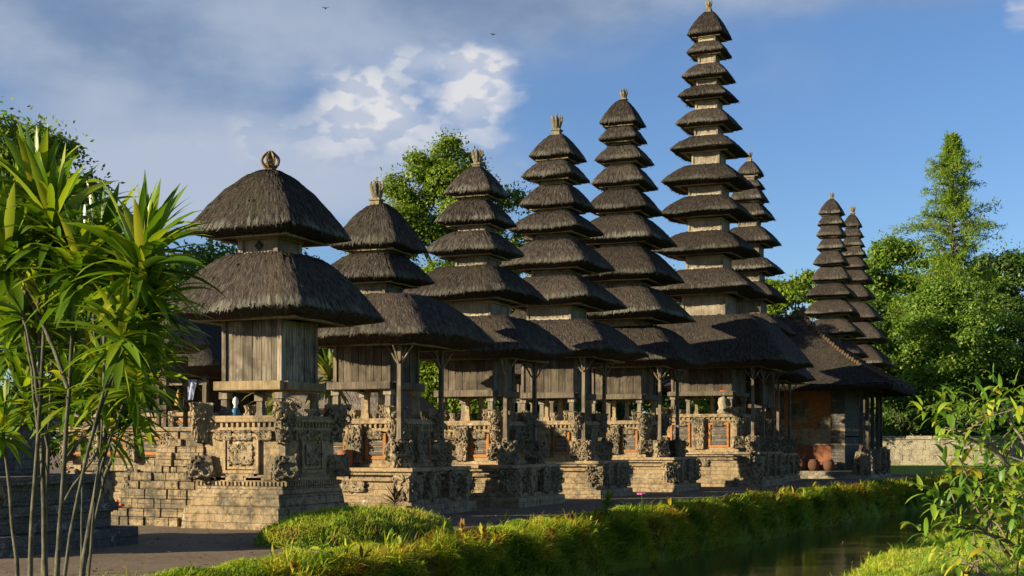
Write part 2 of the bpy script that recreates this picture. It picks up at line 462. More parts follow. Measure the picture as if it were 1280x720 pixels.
def cbox(bm, h, z0, z1, taper=0.0, hy=None, bev=0.0, cx=0.0, cy=0.0):
    hy = h if hy is None else hy
    return box(bm, cx - h, cx + h, cy - hy, cy + hy, z0, z1, taper, bev)


def tube_np(pts, radii, sides=6):
    """returns V, F(quads) of a tube along pts"""
    P = np.asarray(pts, float)
    n = len(P)
    T = np.gradient(P, axis=0)
    T /= np.linalg.norm(T, axis=1)[:, None] + 1e-9
    ref = np.array([0.31, 0.17, 0.93]) if abs(T[0][2]) < 0.9 else np.array([0.9, 0.2, 0.1])
    V = []
    for i in range(n):
        a = np.cross(T[i], ref)
        a /= np.linalg.norm(a) + 1e-9
        b = np.cross(T[i], a)
        for j in range(sides):
            ph = 2 * PI * j / sides
            V.append(P[i] + radii[i] * (math.cos(ph) * a + math.sin(ph) * b))
    F = []
    for i in range(n - 1):
        for j in range(sides):
            j2 = (j + 1) % sides
            F.append((i * sides + j, i * sides + j2, (i + 1) * sides + j2, (i + 1) * sides + j))
    return np.array(V), np.array(F)


def join_np(parts):
    Vs, Fs, o = [], [], 0
    for V, F in parts:
        Vs.append(V)
        Fs.append(np.asarray(F) + o)
        o += len(V)
    return np.concatenate(Vs), np.concatenate(Fs)


def lathe(bm, prof, seg=14, cx=0.0, cy=0.0):
    rings = []
    for r, z in prof:
        rings.append([bm.verts.new((cx + r * math.cos(2 * PI * i / seg), cy + r * math.sin(2 * PI * i / seg), z)) for i in range(seg)])
    for a, b in zip(rings, rings[1:]):
        for i in range(seg):
            bm.faces.new((a[i], a[(i + 1) % seg], b[(i + 1) % seg], b[i]))
    bm.faces.new(list(reversed(rings[0])))
    bm.faces.new(rings[-1])


# ------------------------------------------------------------------ terrain and water
def smooth(a, b, x):
    t = np.clip((np.asarray(x, float) - a) / (b - a), 0, 1)
    return t * t * (3 - 2 * t)


def off(y):
    return np.interp(y, [-60, 30, 46, 66, 92, 130], [0, 0, 1.4, 4.1, 6.6, 8])


def wig(y):
    y = np.asarray(y, float)
    return 0.12 * np.sin(y * 0.9) + 0.10 * np.sin(y * 2.3 + 1.0) + 0.08 * np.sin(y * 4.1)


def height(x, y):
    x = np.asarray(x, float)
    y = np.asarray(y, float)
    o = off(y) + wig(y)
    u = x - o
    un = x - off(y) * 0.75 - wig(y + 3.0)
    crest = 0.085 + 0.03 * np.sin(y * 1.3) + 0.02 * np.sin(y * 3.1 + x) + 0.03 * np.sin(y * 5.3 + 2 * x)
    z = np.interp(u, [-10.2, -9.9, -9.5, -9.2, -8.88, -8.72, -8.45, -8.0], [0.0, 1.0, 0.6, 0.0, -0.9, -2.2, -6.2, -10.0]) * 0.17
    z = z + 0.05 * np.sin(y * 2.7 + 3 * x) * np.sin(y * 1.1 - 5 * x) * smooth(-9.6, -9.2, u) * (1 - smooth(-8.7, -8.4, u))
    z = z + (crest - 0.17) * smooth(-10.2, -9.85, u) * (1 - smooth(-9.3, -8.6, u))
    near = -0.82 + 0.40 * smooth(-3.7, -1.6, un) + 0.28 * smooth(-1.6, 1.2, un) + 0.03 * np.sin(x * 3 + y * 2)
    z = np.where(un > -6.0, z + (near - z) * smooth(-4.3, -3.7, un), z)
    endy = smooth(90.0, 94.0, y)
    z = z * (1 - endy)
    return z


def build_terrain():
    def strip(name, xs, ys, material, z0=0.0, fn=True):
        X, Y = np.meshgrid(xs, ys)
        Z = height(X, Y) if fn else np.zeros_like(X)
        V = np.stack([X.ravel(), Y.ravel(), Z.ravel() + z0], 1)
        nx, ny = len(xs), len(ys)
        idx = np.arange(nx * ny).reshape(ny, nx)
        F = np.stack([idx[:-1, :-1].ravel(), idx[:-1, 1:].ravel(), idx[1:, 1:].ravel(), idx[1:, :-1].ravel()], 1)
        return npmesh(name, V, F, material, smooth=True)
    ys = np.unique(np.concatenate([np.linspace(-60, 6, 12), np.arange(6, 96, 0.35), np.linspace(96, 140, 12), np.linspace(140, 1500, 8)]))
    # the bank and the far lawn follow the water, so the sheet is laid out along it
    us = np.unique(np.concatenate([np.linspace(-10.25, -8.0, 22), np.linspace(-8.0, -4.6, 5), np.linspace(-4.6, 1.5, 24), np.linspace(1.5, 30, 10), np.array([60, 200, 900])]))
    X, Y = np.meshgrid(us, ys)
    X = X + off(Y) * np.where(X < -7.5, 1.0, np.where(X < 30, 0.75, 0.0))
    Z = height(X, Y)
    V = np.stack([X.ravel(), Y.ravel(), Z.ravel()], 1)
    nx, ny = len(us), len(ys)
    idx = np.arange(nx * ny).reshape(ny, nx)
    F = np.stack([idx[:-1, :-1].ravel(), idx[:-1, 1:].ravel(), idx[1:, 1:].ravel(), idx[1:, :-1].ravel()], 1)
    tag(npmesh('grass_bank', V, F, 'soil', smooth=True), kind='structure')
    # court: one sheet from the toe of the bank out to the west
    us2 = np.array([-900, -200, -60, -30, -20, -15, -13, -10.25])
    X, Y = np.meshgrid(us2, ys)
    X = X + off(Y) * (X > -12)
    V = np.stack([X.ravel(), Y.ravel(), np.zeros(X.size)], 1)
    nx = len(us2)
    idx = np.arange(nx * ny).reshape(ny, nx)
    F = np.stack([idx[:-1, :-1].ravel(), idx[:-1, 1:].ravel(), idx[1:, 1:].ravel(), idx[1:, :-1].ravel()], 1)
    tag(npmesh('ground', V, F, 'dirt'), kind='structure')
    # lawn beyond the pavilion, laid on the court
    V = [(-40, 74, 0.006), (-5.5, 74, 0.006), (-3.8, 91.8, 0.006), (-3.4, 95.2, 0.006), (40, 95.6, 0.008), (40, 140, 0.008), (-40, 140, 0.008)]
    bm = bmesh.new()
    bm.faces.new([bm.verts.new(p) for p in V])
    tag(done(bm, 'lawn', 'lawn'), kind='structure')
    # water
    yy = np.arange(-30, 94.1, 2.0)
    V, F = [], []
    for i, y in enumerate(yy):
        V += [(-9.6 + float(off(y)), y, -1.0), (-3.2 + float(off(y)) * 0.75, y, -1.0)]
        if i:
            F.append((2 * i - 2, 2 * i - 1, 2 * i + 1, 2 * i))
    tag(npmesh('moat_water', V, F, 'water'), kind='structure')


build_terrain()


# ------------------------------------------------------------------ stone carving
def carved(seed, w_, d_, h_, taper=0.0, bumps=34, amp=0.05):
    """a block of relief carving: a lumpy core overgrown with curls and knobs; base at z=0, centred in x and y"""
    rg = random.Random(seed)
    bm = bmesh.new()
    bmesh.ops.create_cube(bm, size=1.0)
    bmesh.ops.subdivide_edges(bm, edges=bm.edges[:], cuts=9, use_grid_fill=True)
    off3 = Vector((seed * 3.1, seed * 1.7, seed * 0.9))
    for v in bm.verts:
        p = v.co.copy()
        sx = w_ * (1 - taper * (0.5 - p.z))
        q = Vector((p.x * sx, p.y * d_ * (1 - taper * (0.5 - p.z)), (p.z + 0.5) * h_))
        nn = Vector((p.x, p.y, p.z * 0.3)).normalized()
        c = noise.noise(q * 9.0 + off3) * 0.6 + noise.noise(q * 19.0 + off3) * 0.5
        q += nn * (abs(c) * 1.9 - 0.45) * amp
        v.co = q
    cls = min(w_, d_, h_)
    for i in range(bumps):
        ang = rg.uniform(0, 2 * PI)
        side = rg.choice((0, 0, 1, 2, 3))
        z = rg.uniform(0.05, 0.98) * h_
        kx = (1 - taper * (0.5 - (z / h_ - 0.5)))
        u = rg.uniform(-0.5, 0.5)
        if side in (0, 2):
            pos = Vector((u * w_ * kx, (-0.5 if side == 0 else 0.5) * d_ * kx, z))
        else:
            pos = Vector(((0.5 if side == 1 else -0.5) * w_ * kx, u * d_ * kx, z))
        r = rg.uniform(0.10, 0.20) * cls
        if rg.random() < 0.7:      # a curl
            n = 9
            pts, rad = [], []
            for j in range(n):
                tt = j / (n - 1)
                a = ang + tt * 4.6
                rr = r * (1.55 - tt * 1.25)
                if side in (0, 2):
                    pts.append(pos + Vector((rr * math.cos(a), (-1 if side == 0 else 1) * 0.25 * r * (1 + tt), rr * math.sin(a))))
                else:
                    pts.append(pos + Vector(((1 if side == 1 else -1) * 0.25 * r * (1 + tt), rr * math.cos(a), rr * math.sin(a))))
                rad.append(r * 0.33)
            V, F = tube_np([tuple(p) for p in pts], rad, 5)
            vs = [bm.verts.new(p) for p in V]
            for f in F:
                bm.faces.new([vs[q] for q in f])
        else:
            res = bmesh.ops.create_icosphere(bm, subdivisions=1, radius=r * 0.75)
            st = Vector((rg.uniform(0.6, 1.2), rg.uniform(0.6, 1.1), rg.uniform(0.7, 1.6)))
            for v in res['verts']:
                v.co = Vector((v.co.x * st.x, v.co.y * st.y, v.co.z * st.z)) + pos
    me = bpy.data.meshes.new('carving')
    bm.normal_update()
    bm.to_mesh(me)
    bm.free()
    me.materials.append(M['carved_stone'])
    return me


CARVE = {
    'block': [carved(i + 1, 0.42, 0.42, 0.50, 0.12, 40) for i in range(3)],
    'tall': [carved(i + 11, 0.42, 0.30, 0.95, 0.1, 60) for i in range(3)],
    'plume': [carved(i + 21, 0.36, 0.36, 0.62, 0.55, 44, 0.06) for i in range(2)],
    'foot': [carved(i + 31, 0.44, 0.44, 0.42, -0.35, 36, 0.05) for i in range(2)],
    'head': [carved(i + 41, 0.44, 0.44, 0.62, 0.05, 40, 0.09) for i in range(3)],
    'relief': [carved(i + 51, 0.44, 0.14, 0.36, 0.0, 90, 0.06) for i in range(2)],
}
_ci = [0]


def carve(kind, name, parent, loc, s=(1, 1, 1), rz=0.0):
    lst = CARVE[kind]
    _ci[0] += 1
    o = bpy.data.objects.new(name, lst[_ci[0] % len(lst)])
    C.objects.link(o)
    o.parent = parent
    o.location = loc
    o.scale = s
    o.rotation_euler = (0, 0, rz)
    return o


# ------------------------------------------------------------------ thatched roofs
def thatch(name, parent, a, ztop, zeave, dx=0.0, dy=0.0, apex=False, drop=None, seed=0, material='thatch', ay=None, beam=True, M_=176, low=False, top=None):
    """hip of sugar palm thatch over a square plan: convex outer skin, ragged tip, cut underside, beam frame beneath"""
    rg = np.random.default_rng(seed + 100)
    ay = a if ay is None else ay
    ex = 1.045
    if low:
        M_ = 112
    ph = np.linspace(0, 2 * PI, M_, endpoint=False) + 0.013
    # spread points evenly along a square
    sq = np.linspace(0, 8, M_, endpoint=False)
    px = np.interp(sq, [0, 1, 3, 5, 7, 8], [1, 1, -1, -1, 1, 1])
    py = np.interp(sq, [0, 1, 3, 5, 7, 8], [0, 1, 1, -1, -1, 0])
    ang = np.arctan2(py, px)

    def ring(ax_, ay_, n):
        c, s = np.cos(ang), np.sin(ang)
        r = 1.0 / (np.abs(c) ** n + np.abs(s) ** n) ** (1.0 / n)
        return ax_ * r * c, ay_ * r * s
    drop = (0.16 + 0.10 * a if a < 1.6 else 0.30) if drop is None else drop
    top = (0.07 if apex else 0.46) if top is None else top
    h = ztop - zeave
    prof = []                 # (radius fraction, z, squareness, v)
    N = 9 if low else 15
    p = 1.48 if apex else 1.42
    for i in range(N):
        t = i / (N - 1)
        rr = top + (1 - top) * (t if not apex else t ** 0.92)
        zz = zeave + h * (1 - t ** p)
        prof.append((rr, zz, 4.5 + 10.5 * t))
    if not apex:
        prof.insert(0, (top * 0.80, ztop - 0.02 + 0.0, 4.0))
    v = [0.0]
    for q0, q1 in zip(prof, prof[1:]):
        v.append(v[-1] + math.hypot((q1[0] - q0[0]) * a, q1[1] - q0[1]))
    vmax = v[-1]
    vv = [vmax - x for x in v]
    # underside
    und = [(0.965, zeave - 0.05 * 1.0, 12.0), (0.86, zeave - drop * 0.62, 10.0), (0.70, zeave - drop, 9.0), (0.56, zeave - drop * 0.98, 9.0)]
    vu = [-0.1, -0.35, -0.6, -0.8]
    allp = prof + und
    allv = vv + vu
    fine = rg.normal(0, 1, M_)
    med = np.convolve(np.r_[fine[-4:], fine, fine[:4]], np.ones(9) / 9, 'same')[4:-4] * 2.2
    V = []
    UV = []
    sx = np.r_[0, np.cumsum(np.hypot(np.diff(px), np.diff(py)))] * a
    phase = rg.uniform(0, 6, 4)
    for i, (rr, zz, n) in enumerate(allp):
        x, y = ring(a * ex * rr, ay * ex * rr, n)
        onskin = i < len(prof)
        wgt = (i / len(prof)) if onskin else (1.0 if i == len(prof) else 0.4)
        rad = 1 + (fine * 0.004 + med * 0.008) * wgt / max(a, 0.6) * 1.2 + 0.010 * np.sin(3 * ang + phase[0]) + 0.008 * np.sin(7 * ang + phase[1]) * wgt
        z = zz + 0.012 * rg.normal(0, 1, M_) * (1 if onskin else 0.3) * min(1, a) + 0.018 * a * np.sin(2 * ang + phase[2]) * wgt + 0.012 * a * np.sin(5 * ang + phase[3]) * wgt
        if i == len(prof) - 1:
            z = z - np.abs(fine) * 0.022
        V.append(np.stack([x * rad + dx, y * rad + dy, z], 1))
        UV.append(np.stack([sx, np.full(M_, allv[i])], 1))
    K = len(allp)
    V = np.concatenate(V)
    UV = np.concatenate(UV)
    idx = np.arange(K * M_).reshape(K, M_)
    nxt = np.roll(idx, -1, axis=1)
    F = np.stack([idx[:-1].ravel(), idx[1:].ravel(), nxt[1:].ravel(), nxt[:-1].ravel()], 1)
    # loose strands standing off the eave and down the slope
    ns = 60 if low else int(300 * min(2.0, a))
    k0 = rg.integers(0, M_, ns)
    row = np.where(rg.random(ns) < 0.6, len(prof) - 1, rg.integers(2, len(prof) - 1, ns))
    P = V[row * M_ + k0]
    Pd = V[np.minimum(row, len(prof) - 1) * M_ + k0] - V[(row - 1) * M_ + k0]
    Pd /= np.linalg.norm(Pd, axis=1)[:, None] + 1e-6
    out = np.stack([P[:, 0] - dx, P[:, 1] - dy, np.zeros(ns)], 1)
    out /= np.linalg.norm(out, axis=1)[:, None] + 1e-6
    tang = np.stack([-out[:, 1], out[:, 0], np.zeros(ns)], 1)
    ln = rg.uniform(0.03, 0.08, ns)[:, None]
    wd = rg.uniform(0.006, 0.016, ns)[:, None]
    tip = P + Pd * ln + out * ln * rg.uniform(0.0, 0.35, ns)[:, None] + tang * ln * rg.normal(0, 0.3, ns)[:, None]
    b0 = P - tang * wd - Pd * 0.03 + out * 0.004
    b1 = P + tang * wd - Pd * 0.03 + out * 0.004
    S = np.concatenate([b0, b1, tip + tang * wd * 0.2, tip - tang * wd * 0.2])
    o0 = len(V)
    SF = np.stack([o0 + np.arange(ns), o0 + ns + np.arange(ns), o0 + 2 * ns + np.arange(ns), o0 + 3 * ns + np.arange(ns)], 1)
    SUV = np.tile(np.stack([UV[row * M_ + k0][:, 0], UV[row * M_ + k0][:, 1]], 1), (4, 1))
    V2 = np.concatenate([V, S])
    F2 = np.concatenate([F, SF])
    UV2 = np.concatenate([UV, SUV])
    o = npmesh(name, V2, F2, material, parent, smooth=True)
    lay = o.data.uv_layers.new(name='strand')
    luv = UV2[F2.ravel()].astype(np.float32)
    # close the seam of the wrapped coordinate
    wrap = (F2[:, :1] % M_ == M_ - 1) & (np.arange(len(F2))[:, None] < len(F))
    luv = luv.reshape(len(F2), 4, 2)
    seam = wrap[:, 0]
    luv[seam, 2:, 0] = sx[-1] + (sx[1] - sx[0])
    lay.data.foreach_set('uv', luv.reshape(-1))
    if apex:
        pass
    if beam:
        b = 0.66 * a
        by = 0.66 * ay
        tt = 0.035 + 0.02 * min(a, 2)
        z0 = zeave - drop - 0.03
        bm = bmesh.new()
        for s_ in (-1, 1):
            box(bm, dx - b - tt * 1.6, dx + b + tt * 1.6, dy + s_ * by - tt, dy + s_ * by + tt, z0, z0 + 2 * tt)
            box(bm, dx + s_ * b - tt, dx + s_ * b + tt, dy - by + tt + 0.002, dy + by - tt - 0.002, z0 + 0.004, z0 + 2 * tt - 0.004)
        nraf = max(3, int(a * 3))
        for i in range(nraf):
            xx = dx - b * 0.92 + 2 * b * 0.92 * i / (nraf - 1)
            box(bm, xx - 0.018, xx + 0.018, dy - by * 0.96, dy + by * 0.96, z0 + 2 * tt + 0.002, z0 + 2 * tt + 0.04)
        box(bm, dx - b * 0.98, dx + b * 0.98, dy - by * 0.98, dy + by * 0.98, z0 + 2 * tt + 0.044, z0 + 2 * tt + 0.06)
        done(bm, 'eave_beam', 'beam_wood', o)
    return o


def finial(parent, z, s, style=0, material='finial_stone'):
    """stone crown: stepped foot, waist, ring of upturned leaves and a bud"""
    s = s * 1.12
    bm = bmesh.new()
    cbox(bm, 0.20 * s, z - 0.10 * s, z + 0.14 * s, 0.02 * s)
    cbox(bm, 0.24 * s, z + 0.13 * s, z + 0.19 * s)
    cbox(bm, 0.15 * s, z + 0.18 * s, z + 0.30 * s, 0.03 * s)
    lathe(bm, [(0.10 * s, z + 0.29 * s), (0.17 * s, z + 0.38 * s), (0.12 * s, z + 0.47 * s), (0.08 * s, z + 0.62 * s), (0.11 * s, z + 0.70 * s), (0.05 * s, z + 0.82 * s), (0.015 * s, z + 1.0 * s)], 10)
    n = 8
    for i in range(n):
        a = 2 * PI * i / n + 0.2
        pts, rad = [], []
        for j in range(7):
            t = j / 6
            if style == 1:     # leaves that close again into an open crown
                r = (0.10 + 0.30 * math.sin(PI * min(1, t * 1.02)) * 0.95) * s
                zz = z + (0.22 + 0.72 * t) * s
            else:
                r = (0.10 + 0.20 * t ** 0.8 - 0.06 * max(0, t - 0.75) * 4) * s
                zz = z + (0.25 + 0.62 * t - (0.06 * max(0, t - 0.8) * 5)) * s
            pts.append((r * math.cos(a), r * math.sin(a), zz))
            rad.append((0.075 - 0.035 * t) * s)
        V, F = tube_np(pts, rad, 5)
        vs = [bm.verts.new(p) for p in V]
        for f in F:
            bm.faces.new([vs[q] for q in f])
        res = bmesh.ops.create_icosphere(bm, subdivisions=1, radius=0.05 * s)
        for v in res['verts']:
            v.co += Vector(pts[-1])
    return done(bm, 'finial', material, parent, False)


def cella(parent, h, z0, z1, hy=None, material='grey_wood', cx=0.0, cy=0.0, nb=7):
    """closed chamber of upright planks with cover strips, standing on a sill of heavy beams"""
    hy = h if hy is None else hy
    bm = bmesh.new()
    box(bm, cx - h + 0.03, cx + h - 0.03, cy - hy + 0.03, cy + hy - 0.03, z0, z1)
    rg = random.Random(int(h * 1000 + z0 * 77))
    for s_ in (-1, 1):
        for i in range(nb):
            x0 = cx - h + 2 * h * i / nb
            x1 = cx - h + 2 * h * (i + 1) / nb
            d = rg.uniform(0.0, 0.02)
            box(bm, x0 + 0.006, x1 - 0.006, cy + s_ * (hy - 0.02) - 0.02 - d, cy + s_ * (hy - 0.02) + 0.02 + d, z0 - 0.02, z1 + 0.004 * i)
            y0 = cy - hy + 2 * hy * i / nb
            y1 = cy - hy + 2 * hy * (i + 1) / nb
            box(bm, cx + s_ * (h - 0.02) - 0.02 - d, cx + s_ * (h - 0.02) + 0.02 + d, y0 + 0.006, y1 - 0.006, z0 - 0.02, z1 + 0.004 * i)
    for sx_ in (-1, 1):
        for sy_ in (-1, 1):
            box(bm, cx + sx_ * h - 0.045, cx + sx_ * h + 0.045, cy + sy_ * hy - 0.045, cy + sy_ * hy + 0.045, z0 - 0.01, z1 + 0.03)
    o = done(bm, 'wooden_chamber', material, parent)
    bm = bmesh.new()
    q = h + 0.13
    qy = hy + 0.13
    for s_ in (-1, 1):
        box(bm, cx - q, cx + q, cy + s_ * qy - 0.08, cy + s_ * qy + 0.06, z0 - 0.17, z0 + 0.005, 0, 0.012)
        box(bm, cx + s_ * qy - 0.07, cx + s_ * qy + 0.07, cy - qy + 0.083, cy + qy - 0.083, z0 - 0.165, z0, 0, 0.012)
    box(bm, cx - q + 0.02, cx + q - 0.02, cy - qy + 0.02, cy + qy - 0.02, z0 - 0.10, z0 - 0.03)
    done(bm, 'sill', 'beam_wood' if material == 'pale_wood' else 'grey_wood', o)
    return o


def legs(parent, h, z0, z1, material='pale_wood', t=0.075, hy=None):
    hy = h if hy is None else hy
    for sx_ in (-1, 1):
        for sy_ in (-1, 1):
            bm = bmesh.new()
            x, y = sx_ * h, sy_ * hy
            cbox(bm, t * 1.5, z0 - 0.004, z0 + 0.10, 0.03, cx=x, cy=y)
            cbox(bm, t, z0 + 0.09, z1 - 0.12, 0.01, cx=x, cy=y)
            cbox(bm, t * 1.35, z1 - 0.13, z1, 0, cx=x, cy=y)
            done(bm, 'leg', material, parent)


def post(parent, x, y, z0, z1, t=0.055, material='post_wood'):
    bm = bmesh.new()
    cbox(bm, t * 1.5, z0 - 0.01, z0 + 0.12, 0.02, cx=x, cy=y)
    cbox(bm, t, z0 + 0.11, z1, 0.012, cx=x, cy=y)
    o = done(bm, 'post', material, parent)
    bm = bmesh.new()
    for dx, dy in ((-1, 0), (0, 1), (0, -1), (1, 0)):
        pts = [(x + dx * d, y + dy * d, z) for d, z in ((t, z1 - 0.42), (t + 0.07, z1 - 0.32), (t + 0.17, z1 - 0.15), (t + 0.28, z1 - 0.03))]
        V, F = tube_np(pts, [0.02, 0.024, 0.024, 0.02], 5)
        vs = [bm.verts.new(p) for p in V]
        for f in F:
            bm.faces.new([vs[q] for q in f])
    done(bm, 'brace', material, o)
    return o


def altar(parent, hb, z0, z1, hy=None, foot_dentils=False, material='smooth_stone'):
    """stone altar block: stepped foot, body, frieze with dentils, table slab"""
    hy = hb if hy is None else hy
    H = z1 - z0
    bm = bmesh.new()
    cbox(bm, hb + 0.10, z0 - 0.004, z0 + 0.09, 0, hy + 0.10, 0.012)
    cbox(bm, hb + 0.05, z0 + 0.085, z0 + 0.17, 0, hy + 0.05, 0.01)
    cbox(bm, hb, z0 + 0.165, z1 - 0.30, 0, hy)
    cbox(bm, hb + 0.05, z1 - 0.305, z1 - 0.22, 0, hy + 0.05, 0.01)
    cbox(bm, hb + 0.02, z1 - 0.225, z1 - 0.12, 0, hy + 0.02)
    cbox(bm, hb + 0.10, z1 - 0.125, z1 - 0.05, 0, hy + 0.10, 0.01)
    cbox(bm, hb + 0.06, z1 - 0.054, z1, 0, hy + 0.06, 0.01)
    n = 15
    for i in range(n):
        u = -1 + 2 * (i + 0.5) / n
        for s_ in (-1, 1):
            cbox(bm, 0.026, z1 - 0.215, z1 - 0.13, 0, 0.03, 0, u * (hb + 0.0), s_ * (hy + 0.035))
            cbox(bm, 0.03, z1 - 0.215, z1 - 0.13, 0, 0.026, 0, s_ * (hb + 0.035), u * hy)
    if foot_dentils:
        for i in range(24):
            u = -1 + 2 * i / 23
            for s_ in (-1, 1):
                cbox(bm, 0.022, z0 + 0.01, z0 + 0.085, 0, 0.022, 0, u * (hb + 0.09), s_ * (hy + 0.105))
                cbox(bm, 0.022, z0 + 0.01, z0 + 0.085, 0, 0.022, 0, s_ * (hb + 0.105), u * (hy + 0.09))
    o = done(bm, 'altar', material, parent)
    for i in (-1, 0, 1):
        carve('relief', 'frieze_carving', o, (i * hb * 0.5, -hy - 0.02, z1 - 0.47), (0.85, 0.8, 0.55), 0)
        carve('relief', 'frieze_carving', o, (hb + 0.02, i * hy * 0.5, z1 - 0.47), (0.85, 0.8, 0.55), PI / 2)
    # ornaments at the four corners, above and below
    for sx_ in (-1, 1):
        for sy_ in (-1, 1):
            carve('plume', 'corner_plume', parent, (sx_ * (hb + 0.04), sy_ * (hy + 0.04), z1 - 0.50), (1.15, 1.15, 1.2), R(45) * sx_)
            carve('foot', 'corner_scroll', parent, (sx_ * (hb + 0.04), sy_ * (hy + 0.04), z0 + 0.16), (0.85, 0.85, min(1.0, H * 0.8)), R(30))
    return o


def relief_panel(parent, x, y, z, wd, ht, ax='y', s_=-1):
    """stepped frame with a carved field, on a face looking along ax (sign s_)"""
    bm = bmesh.new()

    def fr(w0, h0, w1, h1, d):
        for (u0, u1, v0, v1) in ((-w0, w0, h1, h0), (-w0, w0, -h0, -h1), (-w0, -w1, -h1 + 0.001, h1 - 0.001), (w1, w0, -h1 + 0.001, h1 - 0.001)):
            if ax == 'y':
                ya, yb = sorted((y + s_ * d, y - s_ * 0.02))
                box(bm, x + u0, x + u1, ya, yb, z + v0, z + v1)
            else:
                xa, xb = sorted((x + s_ * d, x - s_ * 0.02))
                box(bm, xa, xb, y + u0, y + u1, z + v0, z + v1)
    fr(wd, ht, wd - 0.06, ht - 0.06, 0.07)
    fr(wd - 0.08, ht - 0.08, wd - 0.13, ht - 0.13, 0.045)
    o = done(bm, 'panel_frame', 'smooth_stone', parent)
    sx_ = (wd - 0.14) / 0.22
    sz = (ht - 0.14) * 2 / 0.36 * 0.8
    if ax == 'y':
        carve('relief', 'relief', o, (x, y + s_ * 0.02, z - ht + 0.17), (sx_, 0.8, sz), 0 if s_ < 0 else PI)
    else:
        carve('relief', 'relief', o, (x + s_ * 0.02, y, z - ht + 0.17), (sx_, 0.8, sz), R(90) * s_)
    return o


def brick_panel(parent, x, y, z, wd, ht, ax='y', s_=-1):
    """orange brick surround with dark slatted field"""
    bm = bmesh.new()

    def bx(u0, u1, v0, v1, d0, d1):
        if ax == 'y':
            a, b = sorted((y + s_ * d0, y + s_ * d1))
            box(bm, x + u0, x + u1, a, b, z + v0, z + v1)
        else:
            a, b = sorted((x + s_ * d0, x + s_ * d1))
            box(bm, a, b, y + u0, y + u1, z + v0, z + v1)
    t = 0.075
    bx(-wd, wd, ht - t, ht, -0.02, 0.05)
    bx(-wd, wd, -ht, -ht + t, -0.02, 0.05)
    bx(-wd, -wd + t, -ht + t + 0.001, ht - t - 0.001, -0.02, 0.048)
    bx(wd - t, wd, -ht + t + 0.001, ht - t - 0.001, -0.02, 0.048)
    o = done(bm, 'brick_panel', 'orange_brick', parent)
    bm = bmesh.new()
    k = 4
    for i in range(k):
        v0 = -ht + t + (2 * ht - 2 * t) * i / k + 0.02
        v1 = -ht + t + (2 * ht - 2 * t) * (i + 1) / k - 0.01
        bx(-wd + t + 0.004, wd - t - 0.004, v0, v1, -0.01, 0.012 if i % 2 else 0.03)
    done(bm, 'slat_field', 'dark_stone', o)
    return o


def tiers_on(parent, tiers, seed, low=False, lichen=False, body_mat='pale_wood', bodies=True, skip_last_body=True):
    """stack of roofs; tiers run from the top: (half width, top z, eave z, shift)"""
    rg = random.Random(seed)
    n = len(tiers)
    dist = 52.0 if seed >= 5 else 36.0
    dist = 90.0 if low else dist
    tiers = [(t[0], t[1] - (0.37 * t[0] * (t[1] - 1.6) / dist if j else 0)) + tuple(t[2:]) for j, t in enumerate(tiers)]
    for i, t in enumerate(tiers):
        a, zt, ze = t[:3]
        dx = t[3] if len(t) > 3 else 0.0
        mt = 'lichen_thatch' if (lichen or rg.random() < 0.25) else 'thatch'
        if i < n - 1:
            drop = 0.08 + 0.04 * a
        else:
            drop = 0.20
        o = thatch('roof', parent, a * rg.uniform(0.98, 1.02), zt, ze + rg.uniform(-0.02, 0.02), dx, 0.0, i == 0, drop, seed * 31 + i, mt, low=low, top=None if i else 0.07)
        o.rotation_euler = (rg.uniform(-0.012, 0.012), rg.uniform(-0.012, 0.012) if ze < 8 else 0.0, rg.uniform(-0.03, 0.03))
        if i < n - 1:
            # square timber box that carries this roof, standing on the roof below
            zb = tiers[i + 1][1] - 0.25
            hb = min(0.40 * a + 0.02, 0.46 * tiers[i + 1][0] * 0.9)
            bm = bmesh.new()
            cbox(bm, hb, zb, ze - drop + 0.02)
            cbox(bm, hb + 0.05, ze - drop - 0.07, ze - drop - 0.01)
            cbox(bm, hb + 0.025, tiers[i + 1][1] + 0.0, tiers[i + 1][1] + 0.06)
            for s_ in (-1, 1):
                for q in (-1, 1):
                    cbox(bm, 0.035, zb + 0.02, ze - drop - 0.02, 0, 0.035, 0, s_ * hb, q * hb)
            done(bm, 'roof_box', 'cream_wood' if seed == 6 or (i == n - 2 and seed in (3, 4)) else body_mat, parent)


GROUP_M = 'tiered thatched shrines along the moat'


